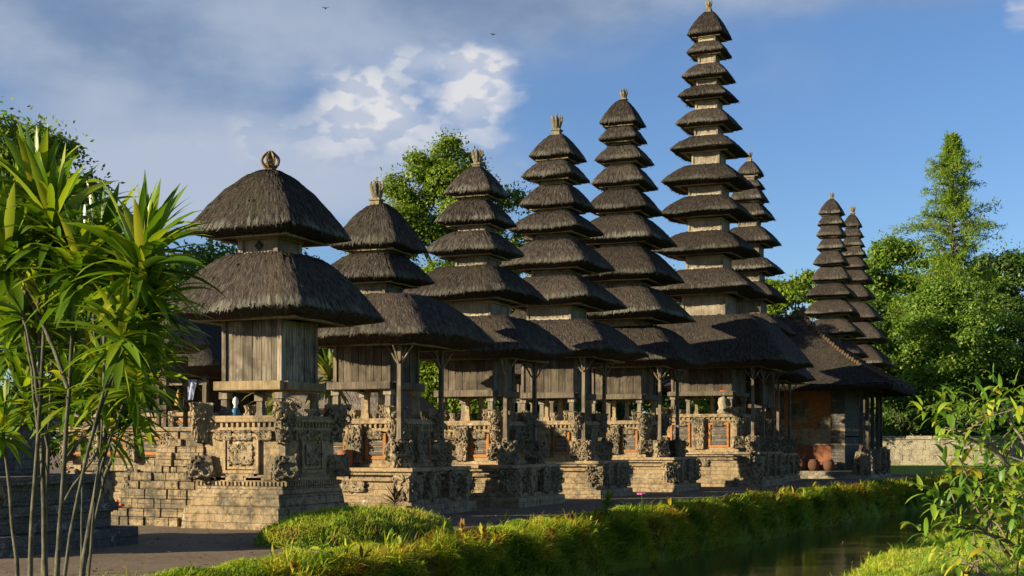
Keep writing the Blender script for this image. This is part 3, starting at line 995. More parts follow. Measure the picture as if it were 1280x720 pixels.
def meru(label, axis, rect, tiers, zl, zt, zbox, hb, hc, posts, seed, fin=0.45, fstyle=0, name='meru_shrine', low=False, rot=0.0, foot_mat='sandstone', panels=True):
    """rect: platform bounds relative to the axis; zl ledge, zt table, zbox chamber (bottom, top)"""
    o = thing(name, label, 'shrine', (axis[0], axis[1], 0), rot, GROUP_M)
    x0, x1, y0, y1 = rect
    rg = random.Random(seed)
    # foot and flared plinth
    bm = bmesh.new()
    box(bm, x0 - 0.16, x1 + 0.16, y0 - 0.16, y1 + 0.16, -0.05, 0.24, 0.02, 0.02)
    box(bm, x0 - 0.02, x1 + 0.02, y0 - 0.02, y1 + 0.02, 0.235, 0.36, 0.03, 0.015)
    box(bm, x0 + 0.14, x1 - 0.14, y0 + 0.14, y1 - 0.14, 0.355, zl - 0.16)
    box(bm, x0 + 0.05, x1 - 0.05, y0 + 0.05, y1 - 0.05, zl - 0.30, zl - 0.235, 0, 0.01)
    box(bm, x0 + 0.02, x1 - 0.02, y0 + 0.02, y1 - 0.02, zl - 0.165, zl - 0.085, 0, 0.012)
    done(bm, 'plinth', foot_mat, o)
    bm = bmesh.new()
    box(bm, x0 - 0.05, x1 + 0.05, y0 - 0.05, y1 + 0.05, zl - 0.09, zl, 0.01, 0.015)
    done(bm, 'ledge', 'smooth_stone', o)
    hz = (zl - 0.50) / 0.5
    for (x, y) in ((x0 + 0.2, y0 + 0.16), (x1 - 0.16, y0 + 0.16), (x1 - 0.16, y1 - 0.16), (x0 + 0.2, y1 - 0.16)):
        carve('block', 'corner_carving', o, (x, y, 0.34), (1.15, 1.15, hz), rg.uniform(0, 3))
    ncy = 2
    for i in range(ncy):
        yy = y0 + (y1 - y0) * (i + 1) / (ncy + 1)
        carve('block', 'plinth_carving', o, (x1 - 0.12, yy, 0.34), (1.1, 0.9, hz * 1.05), PI / 2)
    xm = (x0 + x1) / 2
    carve('relief', 'plinth_relief', o, (xm, y0 + 0.13, zl - 0.55), (1.7, 0.9, 0.9), 0)
    # altar block
    altar(o, hb, zl, zt)
    zc = zl + 0.16 + (zt - zl - 0.48) / 2
    hh = (zt - zl - 0.52) / 2
    carve('tall', 'guardian_carving', o, (0.0, -hb - 0.06, zl + 0.10), (0.95, 0.9, (zt - zl - 0.25) / 0.95), 0)
    carve('tall', 'guardian_carving', o, (hb + 0.06, 0.0, zl + 0.10), (0.95, 0.9, (zt - zl - 0.25) / 0.95), PI / 2)
    for s_ in (-1, 1):
        brick_panel(o, s_ * hb * 0.52, -hb, zc, hb * 0.27, hh, 'y', -1)
        brick_panel(o, hb, s_ * hb * 0.52, zc, hb * 0.27, hh, 'x', 1)
    for s_ in (-1, 1):
        carve('block', 'table_block', o, (s_ * hb * 0.72, -hb + 0.22, zt - 0.02), (0.75, 0.75, 0.62), 0.3)
    # legs, chamber
    legs(o, hc - 0.02, zt - 0.004, zbox[0] - 0.165)
    for s_ in (-1, 0.2):
        bm = bmesh.new()
        cbox(bm, 0.06, zt - 0.004, zbox[0] - 0.12, 0.01, cx=s_ * hc * 0.45, cy=0.1)
        cbox(bm, 0.10, zt - 0.002, zt + 0.14, 0.02, cx=s_ * hc * 0.45, cy=0.1)
        done(bm, 'inner_pillar', 'smooth_stone', o)
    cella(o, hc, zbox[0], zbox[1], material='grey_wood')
    # outer posts on carved heads along the moat side
    for (px_, py_) in posts:
        carve('head', 'post_carving', o, (px_, py_, zl - 0.01), (1.0, 1.0, 0.95), rg.uniform(0, 1))
        post(o, px_, py_, zl + 0.56, tiers[-1][2] - 0.22)
    tiers_on(o, tiers, seed, low)
    finial(o, tiers[0][1] - 0.03, fin, fstyle)
    return o


# ------------------------------------------------------------------ first shrine, nearest the camera
def first_shrine():
    o = thing('meru_shrine', 'wide two-roofed shrine nearest the camera, with a rough stone stair on its left side', 'shrine', (-14.63, 22.9, 0), 0, GROUP_M)
    bm = bmesh.new()
    box(bm, -1.15, 1.08, -1.36, 1.36, -0.05, 0.42, 0.05, 0.03)
    box(bm, -1.02, 0.99, -1.22, 1.22, 0.415, 0.66, 0.04, 0.02)
    box(bm, -1.0, 1.0, -1.12, 1.12, 0.655, 0.80, 0.06, 0.015)
    done(bm, 'plinth', 'sandstone', o)
    altar(o, 0.90, 0.80, 2.14, None, True)
    relief_panel(o, -0.05, -0.90, 1.42, 0.40, 0.38, 'y', -1)
    relief_panel(o, 0.90, 0.0, 1.42, 0.40, 0.38, 'x', 1)
    bm = bmesh.new()
    box(bm, -0.33, 0.23, -0.945, -0.90, 0.985, 1.03)
    for i in range(4):
        box(bm, -0.75 + 0.4 * i, -0.75 + 0.4 * i + 0.36, -0.95 - 0.01 * (i % 2), -0.89, 0.90, 0.985, 0, 0.008)
    done(bm, 'inset_blocks', 'sandstone', o)
    # stair climbing from the west
    bm = bmesh.new()
    rg = random.Random(3)
    steps = [(0.34, 0.42), (0.72, 0.30), (1.04, 0.30), (1.30, 0.30), (1.56, 0.30), (1.84, 0.26)]
    x = -3.35
    yb0, yb1 = -0.98, 0.95
    for i, (z, wdt) in enumerate(steps):
        xe = -0.9 if i < 5 else -0.95
        # courses of rough blocks on the visible flank
        zlo = 0.0 if i == 0 else steps[i - 1][0]
        for c_ in range(2):
            za = zlo + (z - zlo) * c_ / 2 - (0.05 if i == 0 and c_ == 0 else 0)
            zb_ = zlo + (z - zlo) * (c_ + 1) / 2
            xx = x + (rg.uniform(0, 0.03) if c_ else 0)
            while xx < xe - 0.02:
                bl = min(rg.uniform(0.14, 0.40), xe - xx)
                if xe - xx - bl < 0.10:
                    bl = xe - xx
                jy = rg.uniform(-0.05, 0.03)
                box(bm, xx + 0.003, xx + bl - 0.003, yb0 + jy + 0.012 * i, yb1, za, zb_ - rg.uniform(0.002, 0.014), rg.uniform(0.0, 0.008), 0.010)
                xx += bl
        x += wdt
    done(bm, 'stair', 'sandstone', o)
    legs(o, 0.62, 2.14, 2.60, 'pale_wood', 0.07)
    bm = bmesh.new()
    cbox(bm, 0.11, 2.136, 2.28, 0.02, cx=0.22, cy=0.05)
    cbox(bm, 0.075, 2.27, 2.52, 0.015, cx=0.22, cy=0.05)
    cbox(bm, 0.10, 2.51, 2.58, 0, cx=0.22, cy=0.05)
    done(bm, 'inner_pillar', 'smooth_stone', o)
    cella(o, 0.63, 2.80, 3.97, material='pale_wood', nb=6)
    # lower and upper roof
    thatch('roof', o, 1.59, 5.27, 4.14, 0.09, 0, False, 0.16, 901, 'lichen_thatch', M_=260, top=0.42)
    bm = bmesh.new()
    cbox(bm, 0.40, 5.0, 5.58)
    cbox(bm, 0.47, 5.56, 5.66)
    cbox(bm, 0.43, 5.26, 5.32)
    for s_ in (-1, 1):
        for q in (-1, 1):
            cbox(bm, 0.05, 5.02, 5.57, 0, 0.05, 0, s_ * 0.40, q * 0.40)
    rb = done(bm, 'roof_box', 'cream_wood', o)
    bm = bmesh.new()       # pierced rosette in the face of the box
    for dx, dz in ((0, 0.06), (0, -0.06), (0.06, 0), (-0.06, 0)):
        vs = [bm.verts.new((dx + ux, -0.412, 5.45 + dz + uz)) for ux, uz in ((0, 0.05), (-0.05, 0), (0, -0.05), (0.05, 0))]
        f = bm.faces.new(vs)
        r_ = bmesh.ops.extrude_face_region(bm, geom=[f])
        for v in r_['geom']:
            if isinstance(v, bmesh.types.BMVert):
                v.co.y += 0.03
    done(bm, 'rosette', 'dark_wood', rb)
    thatch('roof', o, 1.17, 6.98, 5.73, 0, 0, True, 0.14, 902, 'lichen_thatch', M_=240, top=0.07)
    finial(o, 6.90, 0.42, 1, 'brown_stone')
    return o


first_shrine()

meru('three-tiered shrine second from the left in the row, standing just behind the widest low shrine', (-15.16, 28.3),
     (-1.55, 1.69, -1.53, 1.53), [(0.84, 7.26, 6.23), (1.01, 6.07, 5.44), (1.97, 5.11, 4.05, 0.23)],
     1.07, 2.18, (3.02, 3.95), 0.98, 0.70, [(1.22, -1.2), (1.10, 1.2)], 2, 0.55)
meru('five-tiered shrine third from the left, in front of the bright green tree', (-14.75, 33.2),
     (-1.5, 1.78, -1.63, 1.4), [(0.65, 9.0, 8.27), (0.84, 8.12, 7.48), (1.0, 7.28, 6.69), (1.51, 6.35, 5.50), (1.87, 5.0, 4.03, 0.22)],
     1.07, 2.2, (3.0, 3.92), 0.98, 0.72, [(1.32, -1.2), (1.18, 1.15)], 3, 0.50)
meru('seven-tiered shrine with a crown finial, fourth from the left between the five- and nine-tiered ones', (-14.78, 39.3),
     (-1.5, 1.82, -1.4, 1.4), [(0.70, 11.2, 10.44), (0.80, 10.34, 9.77), (0.91, 9.62, 8.92), (1.11, 8.76, 8.13), (1.35, 7.89, 7.04), (1.66, 6.78, 5.93), (2.09, 5.43, 4.39, 0.16)],
     1.1, 2.3, (3.15, 4.2), 1.0, 0.80, [(1.25, -1.05), (1.15, 1.15)], 4, 0.58)
meru('nine-tiered shrine directly left of the tallest one', (-14.57, 45.4),
     (-1.6, 2.2, -1.45, 1.45), [(0.64, 13.59, 12.72), (0.69, 12.7, 12.18), (0.84, 12.05, 11.47), (0.96, 11.33, 10.65), (1.09, 10.5, 9.72), (1.48, 9.57, 8.63), (1.69, 8.45, 7.36), (1.91, 7.08, 6.02), (2.08, 5.68, 4.42, 0.42)],
     1.15, 2.4, (3.3, 4.25), 1.05, 0.85, [(1.62, -1.1), (1.62, 1.1)], 5, 0.45)
big = meru('tallest shrine, eleven thatched tiers rising to the top of the photo', (-13.32, 52.4),
           (-2.2, 2.45, -2.2, 2.0), [(0.70, 18.66, 17.66), (0.74, 17.46, 16.93), (0.86, 16.58, 15.96), (0.97, 15.7, 15.15), (1.04, 14.79, 14.09), (1.24, 13.75, 13.11), (1.50, 12.6, 11.77), (1.55, 11.37, 10.53), (1.70, 9.97, 9.08), (2.0, 8.49, 7.54), (3.15, 6.64, 4.68, 0.44)],
           1.3, 2.75, (3.62, 4.5), 1.45, 1.15, [(2.15, -1.85), (2.15, 0.0), (2.2, 1.6)], 6, 0.42)
meru('nine-tiered shrine half hidden behind the right side of the tallest one', (-13.07, 58.5),
     (-1.6, 1.75, -1.6, 1.5), [(0.51, 13.93, 13.31), (0.55, 13.17, 12.75), (0.72, 12.78, 12.16), (0.90, 12.09, 11.40), (1.15, 11.05, 10.30), (1.25, 9.73, 9.10), (1.42, 8.65, 7.89), (1.72, 7.26, 6.41), (2.15, 5.59, 4.47, 0.30)],
     1.2, 2.4, (3.3, 4.3), 1.0, 0.8, [(1.5, -1.3), (1.5, 1.2)], 7, 0.40)


def far_meru(label, axis, tiers, seed, fin, hb=1.2):
    o = thing('meru_shrine', label, 'shrine', (axis[0], axis[1], 0), 0, GROUP_M)
    bm = bmesh.new()
    cbox(bm, hb + 1.0, -0.05, 0.5, 0.05)
    cbox(bm, hb + 0.6, 0.49, 1.2, 0.05)
    done(bm, 'plinth', 'sandstone', o)
    altar(o, hb, 1.2, 2.6)
    legs(o, hb - 0.3, 2.6, 3.4)
    zl = tiers[-1][2]
    cella(o, hb - 0.25, 3.55, zl - 0.2)
    tiers_on(o, tiers, seed, True)
    finial(o, tiers[0][1] - 0.03, fin)
    return o


far_meru('round-capped tiered shrine, the taller one of the far pair beyond the pavilion roof', (-14.02, 86),
         [(0.68, 16.87, 15.94), (0.75, 15.92, 15.26), (0.80, 15.27, 14.56), (0.85, 14.52, 13.76), (0.97, 13.62, 12.81), (1.14, 12.73, 11.80), (1.35, 11.6, 10.78), (1.52, 10.58, 9.69), (1.75, 9.38, 8.40), (1.97, 8.09, 7.12), (2.4, 6.6, 5.3)], 8, 0.45)
far_meru('slender golden-tipped tiered shrine, the shorter one of the far pair beyond the pavilion', (-14.38, 97),
         [(0.59, 17.66, 16.81), (0.67, 16.76, 16.12), (0.75, 16.09, 15.44), (0.91, 15.42, 14.75), (0.99, 14.69, 13.91), (1.30, 13.8, 12.92), (1.40, 12.73, 11.81), (1.81, 11.5, 10.36), (2.23, 10.16, 8.81), (2.52, 8.59, 7.06), (2.7, 6.8, 5.4)], 9, 0.6)
far_meru('small dark-roofed shrine whose finial peeks out between the seven- and nine-tiered shrines', (-20.2, 52.0),
         [(0.62, 10.75, 9.95), (0.85, 9.8, 9.0), (1.3, 7.4, 6.2), (1.7, 5.6, 4.4)], 10, 0.5, 1.0)


# ------------------------------------------------------------------ pavilion
def pavilion():
    cx, cy = -12.4, 67.3
    o = thing('pavilion', 'open-sided temple pavilion with orange brick wall and dark hipped thatch roof', 'pavilion', (cx, cy, 0))
    bm = bmesh.new()
    box(bm, -4.2, 3.75, -3.85, 3.85, -0.05, 0.16, 0.02, 0.02)
    box(bm, -4.05, 3.6, -3.6, 3.7, 0.155, 0.34, 0.02, 0.02)
    done(bm, 'plinth', 'pale_stone', o)
    bm = bmesh.new()
    box(bm, -3.4, 2.35, -2.3, 3.2, 0.335, 1.55)
    done(bm, 'brick_base', 'red_brick', o)
    bm = bmesh.new()
    box(bm, -3.4, 2.33, -2.28, 3.2, 1.545, 2.25, 0.0)
    box(bm, -3.45, 2.42, -2.37, 3.25, 1.53, 1.62)
    box(bm, -3.45, 2.40, -2.35, 3.25, 1.92, 1.98)
    box(bm, -3.45, 2.42, -2.36, 3.25, 2.22, 2.32)
    done(bm, 'stone_band', 'smooth_stone', o)
    bm = bmesh.new()
    box(bm, -3.4, 2.32, -2.26, 3.2, 2.31, 4.4)
    done(bm, 'wall', 'orange_brick', o)
    bm = bmesh.new()
    box(bm, 1.75, 2.40, -2.34, 3.24, 0.34, 4.38)
    done(bm, 'corner_pier', 'dark_stone', o)
    for xw in (0.25, -2.2):
        bm = bmesh.new()
        for (u0, u1, v0, v1) in ((-0.42, 0.42, 0.42, 0.52), (-0.42, 0.42, -0.5, -0.4), (-0.42, -0.30, -0.399, 0.419), (0.30, 0.42, -0.399, 0.419)):
            box(bm, xw + u0, xw + u1, -2.36, -2.25, 3.1 + v0, 3.1 + v1)
        box(bm, xw - 0.299, xw + 0.299, -2.30, -2.25, 2.702, 3.518)
        wf = done(bm, 'window', 'smooth_stone', o)
        carve('relief', 'window_carving', wf, (xw, -2.32, 2.78), (0.9, 0.8, 1.8))
    for xw in (-1.0, 1.5):
        carve('relief', 'wall_carving', o, (xw, -2.34, 2.3), (1.1, 0.9, 1.5))
    cols = [(-0.55 - 2.9, -3.3), (-0.35, -3.3), (3.3, -3.3), (3.3, -1.5), (3.3, 0.4), (3.3, 2.2), (3.3, 3.4)]
    for (x, y) in cols:
        bm = bmesh.new()
        cbox(bm, 0.085, 1.25, 4.3, 0.012, cx=x, cy=y)
        cbox(bm, 0.13, 1.22, 1.40, 0.03, cx=x, cy=y)
        cbox(bm, 0.13, 4.14, 4.3, -0.03, cx=x, cy=y)
        c_ = done(bm, 'column', 'grey_wood', o)
        carve('foot', 'column_base', c_, (x, y, 0.33), (1.05, 1.05, 2.2))
    for (x, y) in ((3.55, -3.6), (3.6, -0.6), (3.6, 1.3), (3.6, 3.0)):
        carve('head', 'plinth_statue', o, (x, y, 0.1), (0.9, 0.9, 2.0))
    # hipped roof with short ridge
    a = 4.95
    rg = np.random.default_rng(77)
    apex_w, apex_e = -1.6, 0.0
    n = 22
    V, F, UV = [], [], []
    zt, ze = 7.87, 4.33
    corners_e = [(-a - 1.6, -a), (a, -a), (a, a), (-a - 1.6, a)]
    corners_t = [(apex_w, 0.0), (apex_e, 0.0), (apex_e, 0.0), (apex_w, 0.0)]
    m_ = 60
    for s_ in range(4):
        e0, e1 = corners_e[s_], corners_e[(s_ + 1) % 4]
        t0, t1 = corners_t[s_], corners_t[(s_ + 1) % 4]
        base = len(V)
        for i in range(n + 1):
            t = i / n
            for j in range(m_ + 1):
                u = j / m_
                bx_ = e0[0] + (e1[0] - e0[0]) * u
                by_ = e0[1] + (e1[1] - e0[1]) * u
                tx_ = t0[0] + (t1[0] - t0[0]) * u
                ty_ = t0[1] + (t1[1] - t0[1]) * u
                z = ze + (zt - ze) * (t - 0.10 * math.sin(PI * t)) + rg.normal(0, 0.012) + (0.05 * math.sin(u * PI * 7 + s_) * (1 - t))
                V.append((bx_ + (tx_ - bx_) * t, by_ + (ty_ - by_) * t, z - (0.04 * rg.random() if i == 0 else 0)))
                UV.append((u * 9.9, t * 6.0))
        for i in range(n):
            for j in range(m_):
                q = base + i * (m_ + 1) + j
                F.append((q, q + 1, q + m_ + 2, q + m_ + 1))
        # cut edge and soffit
        base = len(V)
        for j in range(m_ + 1):
            u = j / m_
            x_ = e0[0] + (e1[0] - e0[0]) * u
            y_ = e0[1] + (e1[1] - e0[1]) * u
            V.append((x_, y_, ze - 0.02 + rg.normal(0, 0.01)))
            UV.append((u * 9.9, 0.0))
            V.append((x_ * 0.975, y_ * 0.97, ze - 0.30 + rg.normal(0, 0.015)))
            UV.append((u * 9.9, -0.3))
            V.append((x_ * 0.80, y_ * 0.78, ze - 0.02))
            UV.append((u * 9.9, -1.0))
        for j in range(m_):
            q = base + 3 * j
            F.append((q, q + 1, q + 4, q + 3))
            F.append((q + 1, q + 2, q + 5, q + 4))
    r_ = npmesh('roof', V, F, 'thatch', o, True)
    lay = r_.data.uv_layers.new(name='strand')
    lay.data.foreach_set('uv', np.array(UV, np.float32)[np.array(F).ravel()].ravel())
    # clay crest tiles down the hips and along the ridge
    def crest(p0, p1, nm):
        bm = bmesh.new()
        p0, p1 = Vector(p0), Vector(p1)
        nn = int((p1 - p0).length / 0.21)
        d = (p1 - p0).normalized()
        for i in range(nn):
            t = (i + 0.5) / nn
            p = p0.lerp(p1, t)
            p.z -= 0.10 * math.sin(PI * (1 - t)) * (zt - ze) * (0 if abs(d.z) < 0.01 else 1)
            res = bmesh.ops.create_icosphere(bm, subdivisions=1, radius=0.10)
            for v in res['verts']:
                v.co = Vector((v.co.x * 1.1, v.co.y * 1.1, v.co.z * (1.0 + 0.5 * (i % 2)))) + p + Vector((0, 0, 0.05))
        done(bm, nm, 'crest_clay', r_)
    for c_ in ((a, -a), (a, a)):
        crest((apex_e, 0, zt), (c_[0] * 0.97, c_[1] * 0.97, ze + 0.06), 'hip_crest')
    for c_ in ((-a - 1.6, -a), (-a - 1.6, a)):
        crest((apex_w, 0, zt), (c_[0] * 0.97, c_[1] * 0.97, ze + 0.06), 'hip_crest')
    crest((apex_w, 0, zt), (apex_e, 0, zt), 'ridge_crest')
    bm = bmesh.new()
    lathe(bm, [(0.16, zt), (0.20, zt + 0.12), (0.10, zt + 0.2), (0.16, zt + 0.32), (0.04, zt + 0.45), (0.01, zt + 0.62)], 8, 0.0, 0.0)
    done(bm, 'finial', 'crest_clay', r_)
    bm = bmesh.new()
    for s_ in (-1, 1):
        box(bm, -4.6, 3.55, s_ * 3.3 - 0.09, s_ * 3.3 + 0.09, 4.28, 4.44)
    for x in (-4.4, 3.3):
        box(bm, x - 0.085, x + 0.085, -3.205, 3.205, 4.285, 4.435)
    done(bm, 'wall_plate', 'brown_wood', o)
    bm = bmesh.new()
    lathe(bm, [(0.15, 0), (0.24, 0.12), (0.28, 0.28), (0.25, 0.42), (0.18, 0.50), (0.21, 0.54)], 14)
    me = bpy.data.meshes.new('water_jar')
    bm.normal_update()
    bm.to_mesh(me)
    bm.free()
    for p in me.polygons:
        p.use_smooth = True
    me.materials.append(M['jar_clay'])
    for x, lab in ((-0.15 + 0.55, 'left clay jar of three in the shade under the pavilion wall'), (1.05, 'middle clay jar of three in the shade under the pavilion wall'), (1.75, 'right clay jar of three, nearest the corner column of the pavilion')):
        j = bpy.data.objects.new('clay_jar', me)
        C.objects.link(j)
        j.location = (cx + x, cy - 2.85, 0.335)
        tag(j, lab, 'jar', 'clay jars on the pavilion floor')


pavilion()


# ------------------------------------------------------------------ boundary wall
def boundary_wall():
    o = thing('boundary_wall', 'weathered pale stone boundary wall with a coping, beyond the lawn', 'wall', (0, 108, 0))
    bm = bmesh.new()
    rg = random.Random(5)
    x = -60.0
    while x < 60:
        wd = rg.uniform(0.5, 1.1)
        for i in range(5):
            z0 = -0.05 + 0.40 * i
            d = rg.uniform(-0.025, 0.02)
            box(bm, x + (0.2 if i % 2 else 0) + 0.002, x + (0.2 if i % 2 else 0) + wd - 0.002, -0.2 + d, 0.2, z0, z0 + 0.397, 0, 0.006)
        x += wd
    done(bm, 'masonry', 'pale_stone', o)
    bm = bmesh.new()
    for i in range(60):
        box(bm, -60 + 2 * i + 0.01, -60 + 2 * i + 1.99, -0.32, 0.32, 1.945, 2.08, 0.0, 0.02)
        box(bm, -60 + 2 * i + 0.01, -60 + 2 * i + 1.99, -0.26, 0.26, 2.076, 2.22 + rg.uniform(-0.01, 0.02), 0.05, 0.02)
    done(bm, 'coping', 'pale_stone', o)


boundary_wall()


# ------------------------------------------------------------------ inner court at the left: platforms and pavilions behind the plants
def stone_platform(name, label, loc, hx, hy, levels, material, panels=0, cat='altar'):
    o = thing(name, label, cat, loc)
    bm = bmesh.new()
    z = -0.05
    for (zz, inset, bev) in levels:
        box(bm, -hx + inset, hx - inset, -hy + inset, hy - inset, z, zz, 0.0, bev)
        z = zz - 0.005
    done(bm, 'plinth', material, o)
    return o


def left_court():
    # low dark stepped platform close by at the left
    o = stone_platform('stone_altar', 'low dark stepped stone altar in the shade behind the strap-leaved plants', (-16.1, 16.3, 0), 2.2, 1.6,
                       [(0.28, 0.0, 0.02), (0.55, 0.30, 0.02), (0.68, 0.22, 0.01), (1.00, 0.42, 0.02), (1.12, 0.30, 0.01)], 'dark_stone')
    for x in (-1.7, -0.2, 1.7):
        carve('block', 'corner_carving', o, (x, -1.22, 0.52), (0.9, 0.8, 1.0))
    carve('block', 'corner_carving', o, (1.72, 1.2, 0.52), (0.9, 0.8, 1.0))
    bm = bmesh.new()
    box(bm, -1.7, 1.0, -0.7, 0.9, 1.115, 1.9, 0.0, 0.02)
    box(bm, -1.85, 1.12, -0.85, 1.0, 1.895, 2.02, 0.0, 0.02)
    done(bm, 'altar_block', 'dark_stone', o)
    for x in (-1.2, -0.3, 0.6):
        carve('relief', 'relief', o, (x, -0.74, 1.25), (1.2, 0.9, 1.4))
    # altar with orange brick panels and a small single-roofed shrine on it
    cx, cy = -22.6, 30.2
    o = stone_platform('stone_altar', 'long stone altar with a row of orange brick panels, left of the nearest shrine', (cx, cy, 0), 2.4, 1.5,
                       [(0.35, 0.0, 0.02), (0.9, 0.25, 0.02), (1.05, 0.15, 0.01), (1.28, 0.3, 0.01), (1.82, 0.2, 0.01), (1.93, 0.08, 0.015), (2.03, 0.0, 0.015)], 'sandstone')
    for i, x in enumerate((-1.75, -0.6, 0.55, 1.62)):
        brick_panel(o, x, -1.30, 1.55, 0.36, 0.23, 'y', -1)
    for x in (-2.15, -1.18, -0.03, 1.08, 2.1):
        carve('block', 'pilaster_carving', o, (x, -1.32, 1.15), (0.7, 0.6, 1.3))
    for x in (-2.0, -1.0, 0.0, 1.0, 2.0):
        carve('block', 'plinth_carving', o, (x, -1.25, 0.4), (0.9, 0.8, 1.1))
    s = thing('roofed_shrine', 'little single-roofed shrine with pale thatch on the altar with orange brick panels', 'shrine', (-23.3, 31.0, 2.03))
    legs(s, 0.45, 0.0, 1.3, 'brown_wood', 0.05)
    bm = bmesh.new()
    cbox(bm, 0.55, 0.50, 0.62)
    done(bm, 'shelf', 'brown_wood', s)
    bm = bmesh.new()
    cbox(bm, 0.50, 1.29, 2.0)
    done(bm, 'chamber', 'brown_wood', s)
    thatch('roof', s, 0.98, 3.35, 2.32, 0, 0, True, 0.2, 333, 'grey_thatch', top=0.1)
    # larger bale further back
    cx, cy = -31.5, 43.0
    o = thing('bale_pavilion', 'long low thatched bale with open sides behind the altar with orange panels', 'pavilion', (cx, cy, 0))
    bm = bmesh.new()
    box(bm, -4.0, 2.6, -2.0, 2.0, -0.05, 0.9, 0.05, 0.02)
    box(bm, -3.9, 2.5, -1.9, 1.9, 0.895, 2.6, 0.02, 0.02)
    box(bm, -4.0, 2.62, -2.02, 2.02, 2.595, 2.75, 0.0, 0.02)
    done(bm, 'plinth', 'sandstone', o)
    for x in (-3.2, -2.0, -0.8, 0.4, 1.6):
        brick_panel(o, x, -1.89, 2.15, 0.45, 0.3, 'y', -1)
    for x in (-2.6, -1.4, -0.2, 1.0, 2.3):
        carve('tall', 'pilaster_carving', o, (x, -1.9, 1.75), (0.9, 0.8, 1.1))
    for x in (-3.6, -1.7, 0.3, 2.3):
        for y in (-1.6, 1.6):
            bm = bmesh.new()
            cbox(bm, 0.085, 2.74, 4.35, 0.0, cx=x, cy=y)
            cbox(bm, 0.13, 2.74, 2.9, 0.03, cx=x, cy=y)
            done(bm, 'post', 'grey_wood', o)
    bm = bmesh.new()
    box(bm, -3.6, 2.3, 1.2, 1.3, 2.74, 4.4)
    done(bm, 'back_wall', 'dark_wood', o)
    bm = bmesh.new()
    box(bm, -3.7, 2.4, -1.68, -1.55, 3.75, 3.92)
    done(bm, 'crossbeam', 'pale_wood', o)
    thatch('roof', o, 4.0, 6.3, 4.42, -0.7, 0, False, 0.35, 334, 'thatch', ay=2.7, top=0.25)
    # cloth hung from the crossbeam
    V, F = [], []
    nx, nz = 10, 8
    for i in range(nz + 1):
        for j in range(nx + 1):
            V.append((-0.28 + 0.56 * j / nx * (1 - 0.25 * i / nz), 0.05 * math.sin(j * 1.5 + 0.3 * i), -0.75 * i / nz))
    for i in range(nz):
        for j in range(nx):
            q = i * (nx + 1) + j
            F.append((q, q + 1, q + nx + 2, q + nx + 1))
    c_ = npmesh('hanging_cloth', V, F, 'white_cloth', None, True)
    c_.modifiers.new('thick', 'SOLIDIFY').thickness = 0.012
    c_.location = (cx + 1.75, cy - 1.75, 3.95)
    tag(c_, 'pale bluish cloth hanging from the beam of the open bale', 'cloth')
    bm = bmesh.new()
    lathe(bm, [(0.16, 0), (0.18, 0.08), (0.09, 0.14), (0.15, 0.3), (0.13, 0.5), (0.06, 0.56), (0.09, 0.64), (0.07, 0.74), (0.02, 0.9)], 10)
    g_ = done(bm, 'gilded_statue', 'gold_paint', None, True)
    g_.location = (cx + 0.9, cy - 1.3, 2.75)
    tag(g_, 'small gilded figure standing inside the open bale', 'statue')
    # straw-roofed hut behind the first two shrines
    o = thing('straw_hut', 'low hut with a tawny straw roof seen between the first two shrines', 'hut', (-25.2, 44.5, 0))
    bm = bmesh.new()
    cbox(bm, 2.2, -0.05, 2.3, 0.05, 1.6)
    done(bm, 'wall', 'brown_wood', o)
    thatch('roof', o, 3.3, 4.5, 2.35, 0, 0, False, 0.25, 335, 'straw_thatch', ay=2.4, top=0.2)


thatch_mat('straw_thatch', 0.1, 2.6)
left_court()


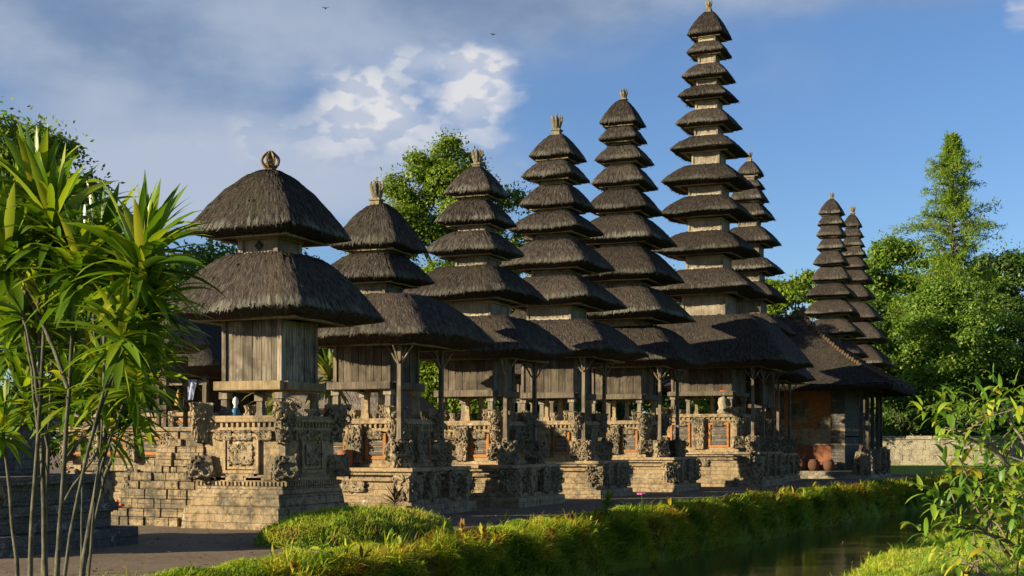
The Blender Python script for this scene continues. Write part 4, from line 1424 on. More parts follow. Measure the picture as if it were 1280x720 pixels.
# ------------------------------------------------------------------ small things on the shrines
def small_things():
    bm = bmesh.new()
    lathe(bm, [(0.14, 0), (0.17, 0.05), (0.185, 0.20), (0.165, 0.34), (0.15, 0.38), (0.175, 0.40)], 16)
    o = done(bm, 'terracotta_pot', 'terracotta', None, True)
    o.location = (-15.28, 27.0, 1.07)
    tag(o, 'terracotta pot standing on the ledge of the three-tiered shrine', 'pot')
    t = thing('offering_bottle', 'small blue and white bottle on the table of the nearest shrine', 'bottle', (-14.98, 22.22, 2.14))
    bm = bmesh.new()
    lathe(bm, [(0.075, 0), (0.085, 0.03), (0.075, 0.12), (0.04, 0.16)], 12)
    done(bm, 'body', 'blue_paint', t, True)
    bm = bmesh.new()
    lathe(bm, [(0.045, 0.155), (0.03, 0.2), (0.06, 0.26), (0.05, 0.33), (0.015, 0.37)], 12)
    done(bm, 'neck', 'white_plastic', t, True)
    # marigold offering on the stair
    V, F = [], []
    rg = random.Random(2)
    t = thing('flower_offering', 'small orange marigold offering lying on the bottom step of the stair', 'offering', (-17.55, 22.02, 0.34))
    bm = bmesh.new()
    lathe(bm, [(0.09, 0), (0.12, 0.03), (0.125, 0.05)], 10)
    done(bm, 'palm_tray', 'straw', t)
    bm = bmesh.new()
    for i in range(26):
        res = bmesh.ops.create_icosphere(bm, subdivisions=1, radius=rg.uniform(0.03, 0.05))
        d = Vector((rg.uniform(-0.09, 0.09), rg.uniform(-0.09, 0.09), rg.uniform(0.05, 0.14)))
        for v in res['verts']:
            v.co = Vector((v.co.x, v.co.y, v.co.z * 0.7)) + d
    done(bm, 'petals', 'orange_petal', t)
    # decorated statue on the table of the tallest shrine
    t = thing('draped_statue', 'small draped stone statue with an orange flower crown on the tallest shrine', 'statue', (-12.45, 51.2, 2.75))
    bm = bmesh.new()
    lathe(bm, [(0.22, 0), (0.24, 0.12), (0.16, 0.2), (0.20, 0.42), (0.17, 0.60), (0.07, 0.66), (0.10, 0.74), (0.09, 0.84), (0.03, 0.9)], 10)
    for v in bm.verts:
        v.co += Vector((noise.noise(v.co * 9), noise.noise(v.co * 9 + Vector((5, 0, 0))), 0)) * 0.05
    done(bm, 'figure', 'pale_stone', t, True)
    bm = bmesh.new()
    for i in range(12):
        a = i * 2 * PI / 12
        res = bmesh.ops.create_icosphere(bm, subdivisions=1, radius=0.05)
        for v in res['verts']:
            v.co += Vector((0.1 * math.cos(a), 0.1 * math.sin(a), 0.86))
    done(bm, 'flower_crown', 'orange_petal', t)
    # grey offering bowl at the right corner of the first shrine's table
    bm = bmesh.new()
    lathe(bm, [(0.07, 0), (0.05, 0.05), (0.12, 0.12), (0.13, 0.16)], 12)
    o = done(bm, 'offering_bowl', 'pale_stone', None, True)
    o.location = (-14.02, 23.4, 2.14)
    tag(o, 'small grey offering bowl on the shaded edge of the nearest shrine table', 'bowl')
    # two birds in the sky
    for (p, lab) in (((-38.0, 65.0, 25.5), 'small dark bird in the sky left of centre'), ((-31.0, 72.0, 25.2), 'small dark bird in the sky above the heaped cloud')):
        b = thing('bird', lab, 'bird', p, 0.7, 'birds in flight')
        bm = bmesh.new()
        res = bmesh.ops.create_icosphere(bm, subdivisions=2, radius=0.05)
        for v in res['verts']:
            v.co = Vector((v.co.x * 0.8, v.co.y * (2.6 if v.co.y > 0 else 3.2), v.co.z * 0.8))
        for s_ in (-1, 1):
            pts = [(0.0, 0.06, 0.01), (s_ * 0.10, 0.08, 0.05), (s_ * 0.22, -0.04, 0.04), (s_ * 0.10, -0.03, 0.04), (0, -0.05, 0.01)]
            vs = [bm.verts.new(q) for q in pts]
            lo = [bm.verts.new((q[0], q[1], q[2] - 0.008)) for q in pts]
            bm.faces.new(vs)
            bm.faces.new(list(reversed(lo)))
            for i in range(5):
                bm.faces.new((vs[i], lo[i], lo[(i + 1) % 5], vs[(i + 1) % 5]))
        done(bm, 'body', 'black_feather', b)


small_things()


# ------------------------------------------------------------------ vegetation
def leaf_quads(P, D, N, L, W):
    """diamond leaves: base P, direction D, normal N (unit), length L, width W -> V, F"""
    S = np.cross(D, N)
    S /= np.linalg.norm(S, axis=1)[:, None] + 1e-9
    n = len(P)
    L = np.broadcast_to(L, (n,))[:, None]
    W = np.broadcast_to(W, (n,))[:, None]
    mid = P + D * L * 0.45 - N * L * 0.05
    V = np.stack([P, mid + S * W * 0.5, P + D * L - N * L * 0.12, mid - S * W * 0.5], 1).reshape(-1, 3)
    F = np.arange(4 * n).reshape(n, 4)
    return V, F


def unit(v):
    return v / (np.linalg.norm(v, axis=1)[:, None] + 1e-9)


def clump_leaves(rg, centers, radii, n, L, up=0.5):
    """leaves spread through the shells of many small clumps"""
    c = np.asarray(centers)
    r = np.asarray(radii)
    wts = r ** 2
    k = rg.choice(len(c), n, p=wts / wts.sum())
    d = unit(rg.normal(0, 1, (n, 3)))
    d[:, 2] = np.where(d[:, 2] < -0.35, -d[:, 2] * 0.6, d[:, 2])
    d = unit(d)
    rad = r[k] * rg.uniform(0.35, 1.08, n) ** 0.6
    P = c[k] + d * rad[:, None] * np.array([1, 1, 0.8])
    N = unit(d + np.array([0, 0, up]) + rg.normal(0, 0.55, (n, 3)))
    D = unit(np.cross(N, rg.normal(0, 1, (n, 3))))
    ll = L * rg.uniform(0.6, 1.35, n)
    return leaf_quads(P, D, N, ll, ll * rg.uniform(0.45, 0.7, n))


def tree(name, label, loc, h, cr, material, seed, n=14000, L=0.22, base=0.3, squash=1.0, nclump=46, gap=0.0, trunk_r=0.2, cat='tree', group=None, lean=(0, 0), lobes=None):
    """tapered trunk, limbs reaching into the crown, and a crown of leaf clumps with gaps between them"""
    rg = np.random.default_rng(seed)
    o = thing(name, label, cat, loc, 0, group)
    zc = h * (base + 1) / 2
    hz = h * (1 - base) / 2
    cs, rs = [], []
    tries = 0
    while len(cs) < nclump and tries < 4000:
        tries += 1
        d = rg.normal(0, 1, 3)
        d /= np.linalg.norm(d)
        q = rg.uniform(0.25, 1.0) ** 0.5
        f = 1.0 - 0.35 * max(0, d[2]) ** 2
        p = np.array([d[0] * cr * f, d[1] * cr * f, d[2] * hz]) * q
        p[2] += zc
        p[:2] += np.array(lean) * (p[2] / h)
        rr = cr * rg.uniform(0.22, 0.42) * (0.8 if q > 0.8 else 1.1)
        cs.append(p)
        rs.append(rr)
    if lobes:
        for (x, y, z, r) in lobes:
            for _ in range(7):
                d = rg.normal(0, 1, 3)
                d /= np.linalg.norm(d)
                cs.append(np.array([x, y, z]) + d * r * 0.6)
                rs.append(r * rg.uniform(0.3, 0.5))
    n = int(n * 1.9)
    V, F = clump_leaves(rg, cs, rs, n, L * 1.05)
    # stray sprays that break the outline
    m = n // 10
    d = unit(rg.normal(0, 1, (m, 3)))
    k = rg.integers(0, len(cs), m)
    P = np.array(cs)[k] + d * (np.array(rs)[k] * rg.uniform(1.0, 1.5, m))[:, None]
    V2, F2 = leaf_quads(P, unit(d + rg.normal(0, 0.5, (m, 3))), unit(rg.normal(0, 1, (m, 3))), L * rg.uniform(0.6, 1.2, m), L * 0.45)
    V, F = join_np([(V, F), (V2, F2)])
    npmesh('crown', V, F, material, o)
    parts = []
    tz = np.linspace(-0.1, zc + 0.3 * hz, 9)
    wob = np.cumsum(rg.normal(0, 0.08, (9, 2)), 0) * trunk_r * 2
    tp = np.stack([wob[:, 0] + lean[0] * tz / h, wob[:, 1] + lean[1] * tz / h, tz], 1)
    tr = trunk_r * (1 - 0.75 * np.linspace(0, 1, 9))
    tr[0] *= 1.5
    parts.append(tube_np(tp, tr, 8))
    for i in range(min(16, len(cs))):
        j = rg.integers(3, 8)
        a, b = tp[j], np.array(cs[i])
        mid = (a + b) / 2 + np.array([0, 0, 0.12 * np.linalg.norm(b - a)])
        pts = [a, a * 0.6 + mid * 0.4, mid, mid * 0.4 + b * 0.6, b]
        parts.append(tube_np(pts, np.array([0.5, 0.42, 0.33, 0.24, 0.12]) * trunk_r, 5))
    V, F = join_np(parts)
    npmesh('trunk', V, F, 'bark', o, True)
    return o


def conifer(label, loc, h, r, seed):
    """tall feathery conifer: upswept drooping sprays round a straight trunk, wide low and ragged above"""
    rg = np.random.default_rng(seed)
    o = thing('conifer', label, 'tree', loc)
    parts = []
    limbs = []
    nb = 430
    for i in range(nb):
        t = (i / nb) ** 0.9
        z = h * (0.06 + 0.93 * t)
        prof = r * (1.0 - t) ** 0.66 * (0.55 + 0.45 * math.sin(t * 19 + 1.0) ** 2) * (0.5 if 0.52 < t < 0.60 else 1.0)
        ln = prof * rg.uniform(0.40, 1.25) + 0.10
        a = i * 2.39996 + rg.normal(0, 0.3)
        m = 12
        s = np.linspace(0, 1, m)
        up = rg.uniform(0.15, 0.65)
        pts = np.stack([np.cos(a) * ln * s, np.sin(a) * ln * s, z + ln * (up * s - 0.25 * s ** 2)], 1)
        limbs.append(tube_np(pts[::3], np.linspace(0.06, 0.015, 4), 4))
        k = int(190 * max(0.40, ln / r))
        q = rg.uniform(0.15, 1.0, k) ** 0.7
        P = np.stack([np.interp(q, s, pts[:, j]) for j in range(3)], 1) + rg.normal(0, 0.13, (k, 3)) * np.array([1, 1, 1.0])
        D = unit(np.stack([np.full(k, math.cos(a) * 0.5), np.full(k, math.sin(a) * 0.5), np.full(k, 0.45)], 1) + rg.normal(0, 0.42, (k, 3)) - np.array([0, 0, 1.0]) * (rg.random((k, 1)) < 0.35))
        N = unit(rg.normal(0, 1, (k, 3)))
        parts.append(leaf_quads(P, D, N, rg.uniform(0.4, 1.0, k) * (0.45 + 0.55 * (1 - t)), rg.uniform(0.05, 0.11, k)))
    V, F = join_np(parts)
    npmesh('crown', V, F, 'needle', o)
    V, F = join_np([tube_np([(0, 0, -0.1), (0.05, 0, h * 0.3), (0, 0.05, h * 0.6), (0, 0, h * 0.99)], [0.36, 0.26, 0.15, 0.02], 8)] + limbs)
    npmesh('trunk', V, F, 'bark', o, True)
    return o


def at(px, Z, z=0.0):
    """world point on the bearing px at distance Z"""
    X = (px - 640) / 1700 * Z
    c, s = math.cos(TH), math.sin(TH)
    return (X * c - Z * s, X * s + Z * c, z)


GT = 'trees round the temple court'
tree('broadleaf_tree', 'big sunlit broadleaf tree with thin gaps, top left behind the strap-leaved plants', at(22, 62), 16.6, 4.3, 'leaf_bright', 21, 15000, 0.26, 0.35, nclump=40, group=GT, trunk_r=0.35)
tree('broadleaf_tree', 'smaller dark green tree just right of the big left tree', at(112, 80), 16.3, 3.2, 'leaf_dark', 22, 8000, 0.3, 0.3, group=GT)
tree('broadleaf_tree', 'dense green tree behind the roofs of the nearest shrine', at(300, 66), 12.4, 4.6, 'leaf_mid', 23, 16000, 0.24, 0.1, group=GT, lobes=[(2.9, 1.1, 8.8, 1.6)])
tree('broadleaf_tree', 'bright sunlit yellow-green tree behind the three- and five-tiered shrines', at(560, 61.5), 14.6, 3.5, 'leaf_bright', 24, 70000, 0.16, 0.05, nclump=90, group=GT, trunk_r=0.3,
     lobes=[(2.6, 1.1, 12.5, 0.9), (2.6, 1.1, 10.3, 1.4), (0.0, 0.0, 14.5, 1.2), (-1.4, -0.5, 13.0, 1.6), (2.2, 0.8, 8.2, 1.4), (-2.5, -1.0, 10.8, 1.6), (1.0, 0.4, 13.4, 1.2), (-2.8, -1.1, 8.7, 1.6), (-2.2, -0.9, 12.3, 1.2), (-1.0, -0.4, 14.1, 1.0), (-3.1, -1.3, 10.0, 1.2)])
tree('broadleaf_tree', 'bright green treetop showing in the gap right of the nine-tiered shrine', at(842, 80), 12.2, 2.2, 'leaf_bright', 25, 6000, 0.24, 0.2, group=GT)
tree('broadleaf_tree', 'sunny loose green tree between the tallest shrine and the far pair', at(992, 104), 15.6, 3.2, 'leaf_bright', 26, 11000, 0.28, 0.15, nclump=34, group=GT, lobes=[(1.2, 0.5, 14.0, 0.9), (-1.5, -0.4, 11.5, 1.3)])
tree('broadleaf_tree', 'tall airy grey-green tree right behind the far pair of shrines', at(1112, 126), 22.8, 3.9, 'leaf_mid', 27, 20000, 0.30, 0.05, nclump=60, group=GT)
tree('broadleaf_tree', 'mid green tree filling the space between the airy grey-green tree and the conifer', at(1148, 136), 21.5, 4.6, 'leaf_mid', 34, 16000, 0.34, 0.05, nclump=56, group=GT)
conifer('tall feathery conifer with a pointed top, highest of the trees at the right', at(1190, 118), 28.6, 8.6, 28)
tree('broadleaf_tree', 'dark tree on the right edge behind the conifer', at(1268, 128), 22.0, 4.4, 'leaf_dark', 29, 13000, 0.34, 0.1, nclump=50, group=GT)
tree('broadleaf_tree', 'dark green tree filling the space just right of the conifer', at(1228, 132), 21.0, 3.6, 'leaf_olive', 30, 12000, 0.34, 0.1, nclump=40, group=GT)
tree('round_tree', 'rounded bushy tree with big glossy leaves below the conifer', at(1188, 111), 15.2, 4.7, 'leaf_mid', 31, 26000, 0.27, 0.02, nclump=80, group=GT)
tree('round_tree', 'shadowy rounded tree at the right edge beside the bushy glossy one', at(1282, 113), 11.5, 4.2, 'leaf_dark', 32, 14000, 0.30, 0.02, nclump=50, group=GT)
tree('broadleaf_tree', 'dark tree directly behind the roof of the pavilion', at(1085, 114), 13.5, 3.4, 'leaf_dark', 33, 12000, 0.3, 0.02, nclump=46, group=GT)
# undergrowth behind the boundary wall and behind the court
GB = 'bushes behind the wall and court'
bush_labels = {0: 'dark bush behind the boundary wall beside the pavilion', 1: 'dark bush behind the boundary wall under the bushy tree', 2: 'dark bush behind the boundary wall near the right edge', 3: 'outermost dark bush behind the boundary wall at the right'}
for i, px in enumerate((1128, 1172, 1222, 1268)):
    tree('bush', bush_labels[i], at(px, 109.6 + 0.6 * i), 6.0 + 0.5 * (i % 2), 2.6, 'leaf_dark', 40 + i, 6000, 0.28, -0.05, nclump=26, trunk_r=0.1, cat='bush', group=GB)
court = [(30, 44, 8.0, 'leaf_dark', 'dark bush behind the low shaded altar at far left'), (120, 46, 7.2, 'leaf_dark', 'dark bush left of the thatched bale'), (395, 52, 6.4, 'leaf_mid', 'bush behind the straw hut between the first two shrines'),
         (470, 50, 6.2, 'leaf_mid', 'bush glimpsed under the chamber of the three-tiered shrine'), (580, 54, 6.0, 'leaf_dark', 'bush glimpsed under the chamber of the five-tiered shrine'), (655, 56, 6.6, 'leaf_mid', 'bush between the five- and seven-tiered shrines'),
         (700, 60, 6.2, 'leaf_dark', 'bush glimpsed under the chamber of the seven-tiered shrine'), (775, 64, 6.2, 'leaf_dark', 'bush between the seven- and nine-tiered shrines'), (830, 70, 6.6, 'leaf_mid', 'bush left of the tallest shrine behind the nine-tiered one'),
         (905, 76, 6.4, 'leaf_dark', 'bush glimpsed under the chamber of the tallest shrine')]
for i, (px, Z, h_, mt, lab) in enumerate(court):
    tree('bush', lab, at(px, Z + 14), h_, 3.2, mt, 60 + i, 7000, 0.24, -0.05, nclump=30, trunk_r=0.1, cat='bush', group=GB)


# strap leaves -------------------------------------------------------------
def strap_leaves(rg, base, axis_dir, n, L, W, spread=(8, 115), droop=0.9, seg=6):
    """a rosette: long folded strap leaves round an axis; returns V, F (quads)"""
    parts = []
    ax = np.array(axis_dir, float)
    ax /= np.linalg.norm(ax)
    e1 = np.cross(ax, [0.3, 0.8, 0.1])
    e1 /= np.linalg.norm(e1)
    e2 = np.cross(ax, e1)
    for i in range(n):
        t = i / max(1, n - 1)
        phi = i * 2.39996 + rg.normal(0, 0.25)
        pol = R(spread[0] + (spread[1] - spread[0]) * t ** 0.85 + rg.normal(0, 6))
        d = ax * math.cos(pol) + (e1 * math.cos(phi) + e2 * math.sin(phi)) * math.sin(pol)
        ll = L * rg.uniform(0.75, 1.15) * (0.75 + 0.25 * math.sin(PI * min(1, t * 1.3)))
        ww = W * rg.uniform(0.8, 1.2)
        p = np.array(base) + ax * (0.30 * (1 - t))
        s = np.linspace(0, 1, seg + 1)
        cur = d.copy()
        P = [p.copy()]
        dr = droop * rg.uniform(0.5, 1.3)
        for k in range(seg):
            cur = cur + np.array([0, 0, -1.0]) * dr / seg * (0.4 + s[k]) * (0.4 + math.hypot(cur[0], cur[1]))
            cur /= np.linalg.norm(cur)
            P.append(P[-1] + cur * ll / seg)
        P = np.array(P)
        T = np.gradient(P, axis=0)
        T /= np.linalg.norm(T, axis=1)[:, None]
        S = np.cross(T, np.array([0, 0, 1.0]) + 0.25 * rg.normal(0, 1, 3))
        S /= np.linalg.norm(S, axis=1)[:, None] + 1e-9
        U = np.cross(S, T)
        wd = ww * 0.5 * np.clip(np.sin(PI * (0.10 + 0.90 * s ** 0.8)) ** 0.8, 0.03, 1)
        wd[0] = ww * 0.16
        fold = 0.22
        Lf = P + S * wd[:, None] + U * (wd * fold)[:, None]
        Rt = P - S * wd[:, None] + U * (wd * fold)[:, None]
        m = seg + 1
        V = np.concatenate([Lf, P, Rt])
        F = []
        for k in range(seg):
            F.append((k, k + 1, m + k + 1, m + k))
            F.append((m + k, m + k + 1, 2 * m + k + 1, 2 * m + k))
        parts.append((V, np.array(F)))
    return parts


def cordyline(label, loc, stems, seed):
    """stems: list of (foot x, foot y, head x, head y, head z, leaf length, leaf count)"""
    rg = np.random.default_rng(seed)
    o = thing('cordyline_plant', label, 'plant', loc, 0, 'strap-leaved plants at the left')
    main = None
    for si, (fx, fy, hx, hy, hz, L, n) in enumerate(stems):
        m = 10
        t = np.linspace(0, 1, m)
        z0 = -0.1
        if si % 3 and main is not None and hz > 1.6:      # a side branch leaving the cane before it
            j = int(np.argmin(np.abs(main[:, 2] - min(hz * 0.55, main[6, 2]))))
            fx, fy, z0 = main[j]
        x = fx + (hx - fx) * t ** 1.25 + np.cumsum(rg.normal(0, 0.006, m))
        y = fy + (hy - fy) * t ** 1.25 + np.cumsum(rg.normal(0, 0.006, m))
        z = z0 + (hz - z0) * t
        r0 = rg.uniform(0.018, 0.036) * (0.7 + 0.1 * hz)
        if z0 < 0:
            main = np.stack([x, y, z], 1)
        else:
            r0 *= 0.75
        st = npmesh('stem', *tube_np(np.stack([x, y, z], 1), r0 * (1 - 0.45 * t), 8), 'cane_bark', o, True)
        d = np.array([(x[-1] - x[-3]), (y[-1] - y[-3]), (z[-1] - z[-3])])
        d = d / np.linalg.norm(d) + np.array([0, 0, 0.5])
        V, F = join_np(strap_leaves(rg, (x[-1], y[-1], z[-1] - 0.1), d, int(n * 1.3), L * 0.98, 0.092 * L / 0.75, (4, 122), 0.75))
        npmesh('leaf_rosette', V, F, 'cordyline_leaf', o, True)
    return o


def local_at(px, py, Z, org):
    x, y, _ = at(px, Z)
    return x - org[0], y - org[1], 1.6 + (555 - py) / 1700 * Z


def cordy_group():
    org = at(55, 15.2)
    # (foot px, head px, head py, depth, leaf length, leaves)
    spec = [(38, 66, 300, 15.0, 0.98, 60), (12, 10, 330, 14.6, 0.9, 52), (50, 30, 395, 15.6, 0.85, 48), (70, 95, 350, 14.8, 0.85, 50), (28, -25, 270, 15.4, 0.9, 46), (85, 85, 430, 15.9, 0.8, 40), (58, 48, 262, 15.9, 0.95, 50), (44, 20, 290, 16.2, 0.95, 46), (30, 50, 345, 16.8, 0.9, 44), (54, 62, 425, 16.5, 0.8, 40), (8, 18, 440, 16.4, 0.8, 40), (30, 40, 510, 16.0, 0.7, 32), (22, 5, 540, 15.4, 0.65, 28)]
    st = []
    for (fp, hp, hy_, Z, L, n) in spec:
        f = at(fp, Z)
        h = local_at(hp, hy_, Z + RNG.uniform(-0.4, 0.4), org)
        st.append((f[0] - org[0], f[1] - org[1], h[0], h[1], h[2], L, n))
    cordyline('tall clump of strap-leaved plants with upright crowns at the left edge', org, st, 5)
    org = at(105, 14.6)
    spec = [(75, 165, 345, 14.2, 0.98, 62), (60, 172, 395, 14.4, 0.8, 50), (90, 130, 320, 14.9, 0.9, 54), (100, 178, 322, 15.0, 0.85, 48), (115, 150, 430, 14.0, 0.8, 42), (92, 165, 480, 14.3, 0.7, 34),
            (108, 130, 490, 14.8, 0.7, 30), (70, 112, 345, 15.6, 0.9, 46), (84, 172, 425, 15.4, 0.8, 38), (100, 182, 430, 15.6, 0.7, 36), (112, 165, 520, 15.2, 0.65, 26), (94, 120, 470, 16.0, 0.75, 36), (70, 90, 500, 15.0, 0.7, 34), (118, 172, 475, 15.3, 0.65, 32), (88, 140, 545, 14.9, 0.6, 24), (104, 100, 540, 15.6, 0.6, 26)]
    st = []
    for (fp, hp, hy_, Z, L, n) in spec:
        f = at(fp, Z)
        h = local_at(hp, hy_, Z + RNG.uniform(-0.3, 0.3), org)
        st.append((f[0] - org[0], f[1] - org[1], h[0], h[1], h[2], L, n))
    cordyline('leaning clump of strap-leaved plants arching towards the nearest shrine', org, st, 6)


cordy_group()


def palm(label, loc, h, n, L, seed, material='palm_leaf', W=0.14):
    rg = np.random.default_rng(seed)
    o = thing('yellow_palm', label, 'plant', loc)
    V, F = join_np(strap_leaves(rg, (0, 0, h), (0, 0, 1), n, L, W, (10, 130), 1.2))
    npmesh('frond', V, F, material, o, True)
    npmesh('stem', *tube_np([(0, 0, -0.05), (0.03, 0, h * 0.5), (0, 0, h)], [0.09, 0.07, 0.06], 8), 'pale_bark', o, True)
    return o


palm('sunlit yellow-green palm seen between the first and second shrines', at(412, 40), 3.3, 46, 1.3, 8)
palm('small yellow palm glimpsed under the chamber of the nearest shrine', at(345, 36), 2.6, 34, 1.0, 9)


# foreground shrub at the right ------------------------------------------
def right_shrub():
    rg = np.random.default_rng(15)
    org = at(1368, 12.0)
    z0 = float(height(org[0], org[1]))
    o = thing('leafy_shrub', 'leafy shrub with drooping lance-shaped leaves and some yellow ones, right foreground', 'shrub', (org[0], org[1], z0))

    def pt(px, py, Z):
        x, y, z = local_at(px + 23, py + 8, Z, org)
        return np.array([x, y, z - z0])
    mains = [[(1345, 760, 12.0), (1290, 660, 11.9), (1262, 610, 11.7), (1228, 562, 11.6), (1198, 545, 11.5), (1170, 530, 11.4)],
             [(1345, 760, 12.0), (1300, 640, 12.2), (1275, 580, 12.3), (1255, 540, 12.4), (1236, 515, 12.5)],
             [(1345, 760, 12.0), (1275, 700, 11.5), (1235, 668, 11.3), (1200, 655, 11.1), (1165, 650, 11.0)],
             [(1345, 760, 12.0), (1295, 710, 11.9), (1240, 690, 11.8), (1205, 640, 11.7), (1185, 600, 11.6)],
             [(1345, 760, 12.0), (1310, 640, 12.6), (1290, 590, 12.9), (1282, 540, 13.0)],
             [(1345, 760, 12.0), (1300, 735, 11.4), (1235, 715, 11.0), (1180, 708, 10.9)],
             [(1345, 760, 12.0), (1320, 690, 12.4), (1280, 640, 12.5), (1245, 620, 12.7), (1225, 600, 12.8)]]
    limbs, heads = [], []
    for mi, ml in enumerate(mains):
        P = np.array([pt(*q) for q in ml])
        limbs.append(tube_np(P, np.linspace(0.034, 0.007, len(P)), 6))
        heads.append((P[-1], P[-1] - P[-2], 13))
        for j in range(1, len(P)):
            for q in range(4):
                t = rg.random()
                a = P[j - 1] * (1 - t) + P[j] * t
                d = rg.normal(0, 1, 3)
                d[2] = abs(d[2]) * 0.7 + 0.2
                d /= np.linalg.norm(d)
                ln = rg.uniform(0.15, 0.48) * (1.1 if j > 1 else 0.7)
                b = a + d * ln
                c_ = a + d * ln * 0.5 + np.array([0, 0, 0.04])
                limbs.append(tube_np([a, c_, b], [0.010, 0.008, 0.005], 5))
                heads.append((b, d, int(rg.integers(5, 11))))
                if rg.random() < 0.6:
                    heads.append((c_, d, 4))
    parts = []
    for (p, d, n) in heads:
        parts += strap_leaves(rg, p, d + np.array([0, 0, 0.4]), n, 0.19, 0.048, (15, 105), 1.3, 4)
    V, F = join_np(parts)
    npmesh('leaves', V, F, 'shrub_leaf', o, True)
    V, F = join_np(limbs)
    npmesh('branches', V, F, 'twig_bark', o, True)


right_shrub()


# grass -------------------------------------------------------------------
def blades(P, rg, L, W, lean=0.5, down=None):
    """curved tapered blades rooted at P: two quads each"""
    n = len(P)
    L = np.broadcast_to(L, (n,)) * rg.uniform(0.6, 1.3, n)
    W = np.broadcast_to(W, (n,)) * rg.uniform(0.7, 1.3, n)
    a = rg.uniform(0, 2 * PI, n)
    H = np.stack([np.cos(a), np.sin(a), np.zeros(n)], 1)
    if down is not None:
        H = unit(H * 0.6 + down)
    le = lean * rg.uniform(0.3, 1.6, n)
    D1 = unit(np.array([0, 0, 1.0]) + H * le[:, None])
    D2 = unit(np.array([0, 0, 1.0]) * (1 - 1.3 * le)[:, None] + H * (le * 2.2)[:, None])
    S = np.stack([-H[:, 1], H[:, 0], np.zeros(n)], 1)
    S = unit(S + rg.normal(0, 0.4, (n, 3)))
    p1 = P + D1 * (L * 0.5)[:, None]
    p2 = p1 + D2 * (L * 0.5)[:, None]
    w0 = (W * 0.5)[:, None]
    V = np.stack([P - S * w0, P + S * w0, p1 + S * w0 * 0.8, p1 - S * w0 * 0.8, p2 + S * w0 * 0.12, p2 - S * w0 * 0.12], 1).reshape(-1, 3)
    b = np.arange(n)[:, None] * 6
    F = np.concatenate([b + np.array([[0, 1, 2, 3]]), b + np.array([[3, 2, 4, 5]])])
    return V, F


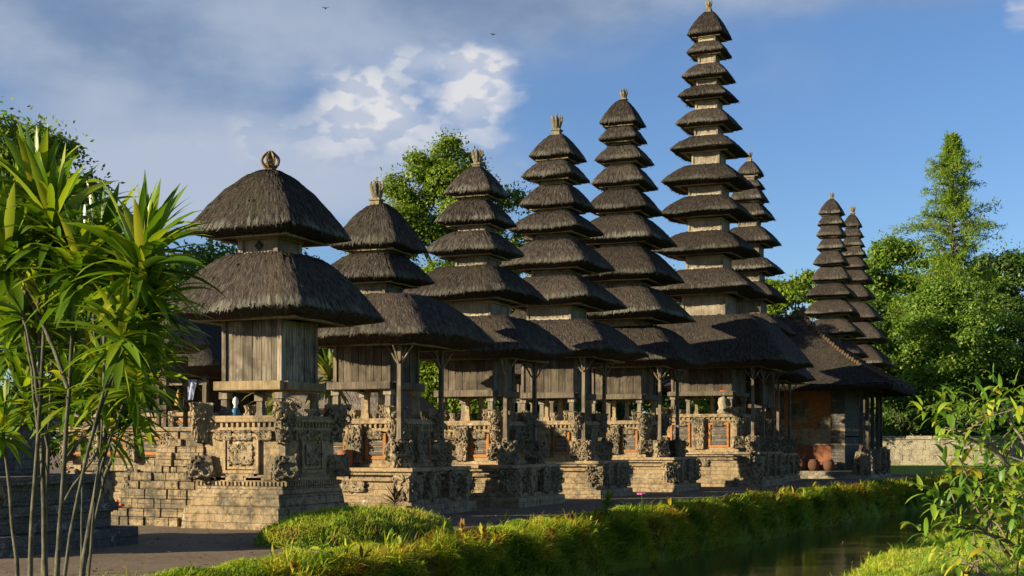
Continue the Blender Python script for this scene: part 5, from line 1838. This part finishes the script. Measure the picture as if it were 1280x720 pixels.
def grass():
    rg = np.random.default_rng(3)
    # short turf on the crown of the bank; thinner with distance
    def scatter(n, y0, y1, u0, u1, pw=1.0, k=1.0):
        y = y0 + (y1 - y0) * rg.random(n) ** pw
        u = rg.uniform(u0, u1, n)
        x = u + off(y) * k + wig(y)
        return np.stack([x, y, height(x, y) - 0.01], 1)
    V, F = [], []
    sets = []
    P = scatter(100000, 11, 34, -10.2, -8.8)
    keep = rg.random(len(P)) < np.clip((P[:, 0] - off(P[:, 1]) + 10.2) / 0.3, 0.10, 1)
    sets.append(blades(P[keep], rg, 0.065, 0.012, 0.7))
    P = scatter(60000, 34, 94, -10.15, -8.8, 1.3)
    keep = rg.random(len(P)) < np.clip((P[:, 0] - off(P[:, 1]) + 10.15) / 0.3, 0.10, 1)
    sets.append(blades(P[keep], rg, 0.07, 0.022, 0.7))
    # taller seed stalks and tufts standing out of the turf
    P = scatter(700, 13, 40, -9.8, -9.1)
    sets.append(blades(P, rg, 0.18, 0.009, 0.35))
    V, F = join_np(sets)
    tag(npmesh('bank_turf', V, F, 'turf'), 'short sunlit grass on top of the moat bank', 'grass', None, 'stuff')
    # long tufts spilling down the bank to the water
    sets = []
    for (n, y0, y1, L, W) in ((40000, 11, 36, 0.27, 0.014), (30000, 36, 92, 0.30, 0.024)):
        c = scatter(n // 26, y0, y1, -9.3, -8.5)
        k = rg.integers(0, len(c), n)
        P = c[k] + rg.normal(0, 0.13, (n, 3)) * np.array([1, 1, 0])
        P[:, 2] = height(P[:, 0], P[:, 1]) - 0.01
        P = P[P[:, 2] > -1.15]
        dn = np.tile(np.array([[0.75, -0.15, 0.0]]), (len(P), 1))
        sets.append(blades(P, rg, L, W, 0.75, dn))
    nt = 900
    y = 14 + 70 * rg.random(nt) ** 1.5
    u = rg.uniform(-9.25, -8.6, nt)
    x = u + off(y) + wig(y)
    kk = np.repeat(np.arange(nt), 46)
    P = np.stack([x[kk], y[kk], np.zeros(len(kk))], 1) + rg.normal(0, 0.05, (len(kk), 3))
    P[:, 2] = height(P[:, 0], P[:, 1]) - 0.01
    sets.append(blades(P, rg, 0.30 * rg.uniform(0.5, 1.3, nt)[kk], 0.015 + 0.0003 * y[kk], 0.7))
    # broader weeds and ferns of several kinds rooted among the tufts
    for i in range(330):
        y = 14 + 66 * rg.random() ** 1.5
        u = rg.uniform(-9.3, -8.55)
        x = u + float(off(y)) + float(wig(y))
        w_ = rg.choice([0.018, 0.03, 0.06])
        sets += strap_leaves(rg, (x, y, float(height(x, y)) - 0.02), (rg.uniform(0.0, 0.7), rg.uniform(-0.3, 0.2), 1.0), int(rg.integers(9, 20)), rg.uniform(0.18, 0.34), w_, (5, 100), 1.2, 3)
    V, F = join_np(sets)
    tag(npmesh('bank_tufts', V, F, 'bank_grass'), 'long mixed green and yellow-brown grass hanging down the moat bank', 'grass', None, 'stuff')
    # near bank
    sets = []
    y = 9 + 55 * rg.random(90000) ** 1.4
    un = rg.uniform(-4.1, 2.6, len(y))
    x = un + off(y) * 0.75 + wig(y + 3.0)
    P = np.stack([x, y, height(x, y) - 0.01], 1)
    sets.append(blades(P, rg, 0.085, 0.014, 0.5))
    y = 16 + 44 * rg.random(7000) ** 1.3
    un = rg.uniform(-4.15, -3.4, len(y))
    x = un + off(y) * 0.75 + wig(y + 3.0)
    P = np.stack([x, y, height(x, y) - 0.01], 1)
    sets.append(blades(P, rg, 0.24, 0.016, 0.6))
    V, F = join_np(sets)
    tag(npmesh('near_turf', V, F, 'turf'), 'sunlit yellow-green grass on the near side of the moat', 'grass', None, 'stuff')
    # strip of weeds along the edge of the dirt path
    # low leafy mound beside the first shrine
    cx, cy, rx, ry, hh = -11.1, 20.1, 1.40, 2.3, 0.46

    def mh(x, y):
        q = ((x - cx) / rx) ** 2 + ((y - cy) / ry) ** 2
        return np.where(q < 1, hh * (1 - q) ** 0.55, 0) + 0.03 * np.sin(x * 9) * np.sin(y * 7) * (q < 0.9)
    xs = np.linspace(cx - rx, cx + rx, 30)
    ys = np.linspace(cy - ry, cy + ry, 50)
    X, Y = np.meshgrid(xs, ys)
    Vm = np.stack([X.ravel(), Y.ravel(), mh(X, Y).ravel() - 0.05], 1)
    idx = np.arange(X.size).reshape(50, 30)
    Fm = np.stack([idx[:-1, :-1].ravel(), idx[:-1, 1:].ravel(), idx[1:, 1:].ravel(), idx[1:, :-1].ravel()], 1)
    tag(npmesh('earth_mound', Vm, Fm, 'soil', None, True), kind='structure')
    n = 34000
    x = cx + rx * rg.uniform(-1, 1, n)
    y = cy + ry * rg.uniform(-1, 1, n)
    q = ((x - cx) / rx) ** 2 + ((y - cy) / ry) ** 2
    x, y = x[q < 1], y[q < 1]
    P = np.stack([x, y, mh(x, y) - 0.03 + rg.uniform(0, 0.07, len(x))], 1)
    N = unit(np.stack([(x - cx) / rx, (y - cy) / ry * 0.5, np.full(len(x), 0.9)], 1) + rg.normal(0, 0.5, (len(x), 3)))
    D = unit(np.cross(N, rg.normal(0, 1, (len(x), 3))) + np.array([0, 0, 0.4]))
    ll = rg.uniform(0.03, 0.075, len(x))
    a = leaf_quads(P, D, N, ll, ll * 0.55)
    V, F = a
    tag(npmesh('ground_cover', V, F, 'cover_leaf'), 'low leafy ground cover on the mound beside the nearest shrine', 'ground cover', None, 'stuff')
    k = rg.random(len(P)) < 0.25
    V, F = blades(P[k], rg, 0.13, 0.010, 0.5)
    tag(npmesh('mound_grass', V, F, 'turf'), 'thin grass growing through the ground cover on the mound', 'grass', None, 'stuff')


grass()


def small_plants():
    rg = np.random.default_rng(19)
    # fallen leaves and grit on the dirt path
    n = 2600
    y = 13 + 50 * rg.random(n) ** 1.3
    x = rg.uniform(-13.4, -10.2, n) + off(y)
    k = y < 24
    x[k] = rg.uniform(-19, -10.3, k.sum())
    P = np.stack([x, y, np.full(n, 0.012)], 1)
    N = unit(np.array([0, 0, 1.0]) + rg.normal(0, 0.25, (n, 3)))
    D = unit(np.cross(N, rg.normal(0, 1, (n, 3))))
    ll = rg.uniform(0.03, 0.10, n)
    V, F = leaf_quads(P, D, N, ll, ll * rg.uniform(0.3, 0.6, n))
    tag(npmesh('leaf_litter', V, F, 'dry_leaf'), 'dry fallen leaves scattered over the dirt path', 'fallen leaves', None, 'stuff')
    # dry rust-brown plant on the mound
    p = (-12.1, 23.3, 0.25)
    o = thing('dry_plant', 'dry rust-brown plant at the foot of the three-tiered shrine', 'plant', p)
    V, F = join_np(strap_leaves(rg, (0, 0, 0.05), (0, 0, 1), 60, 0.36, 0.03, (5, 95), 0.7, 4))
    npmesh('leaves', V, F, 'dry_leaf', o, True)
    # pale broad-leaved plant and pink flower on the bank
    y = 27.5
    x = -9.25
    o = thing('broadleaf_plant', 'pale green broad-leaved plant low on the moat bank', 'plant', (x, y, float(height(x, y))))
    V, F = join_np(strap_leaves(rg, (0, 0, 0.12), (0.3, -0.2, 1), 22, 0.34, 0.11, (10, 100), 1.0, 4))
    npmesh('leaves', V, F, 'leaf_bright', o, True)
    y = 30.0
    x = -9.2
    o = thing('pink_flower', 'single small pink flower on the moat bank', 'flower', (x, y, float(height(x, y))))
    bm = bmesh.new()
    for i in range(5):
        a = i * 2 * PI / 5
        res = bmesh.ops.create_icosphere(bm, subdivisions=1, radius=0.06)
        for v in res['verts']:
            v.co = Vector((v.co.x, v.co.y, v.co.z * 0.5)) + Vector((0.065 * math.cos(a), 0.065 * math.sin(a), 0.42))
    done(bm, 'petals', 'pink_petal', o, True)
    npmesh('stem', *tube_np([(0, 0, -0.02), (0.01, 0, 0.2), (0, 0, 0.42)], [0.008, 0.007, 0.006], 5), 'leaf_mid', o, True)
    # seed stalks on the near bank
    for (px, Z, h_, lab) in ((1052, 30.0, 1.15, 'taller bent brown grass stalk at the near water edge'), (1064, 29.6, 0.75, 'shorter curved grass stalk at the near water edge')):
        x, y, _ = at(px, Z)
        o = npmesh('grass_stalk', *tube_np([(0, 0, -0.05), (0.02, 0.0, h_ * 0.5), (-0.03, 0.02, h_ * 0.8), (0.03, 0.0, h_)], [0.006, 0.005, 0.005, 0.010], 5), 'straw', None, True)
        o.location = (x, y, float(height(x, y)))
        tag(o, lab, 'grass stalk', 'grass stalks by the water')


small_plants()
print('built', len(bpy.data.objects))
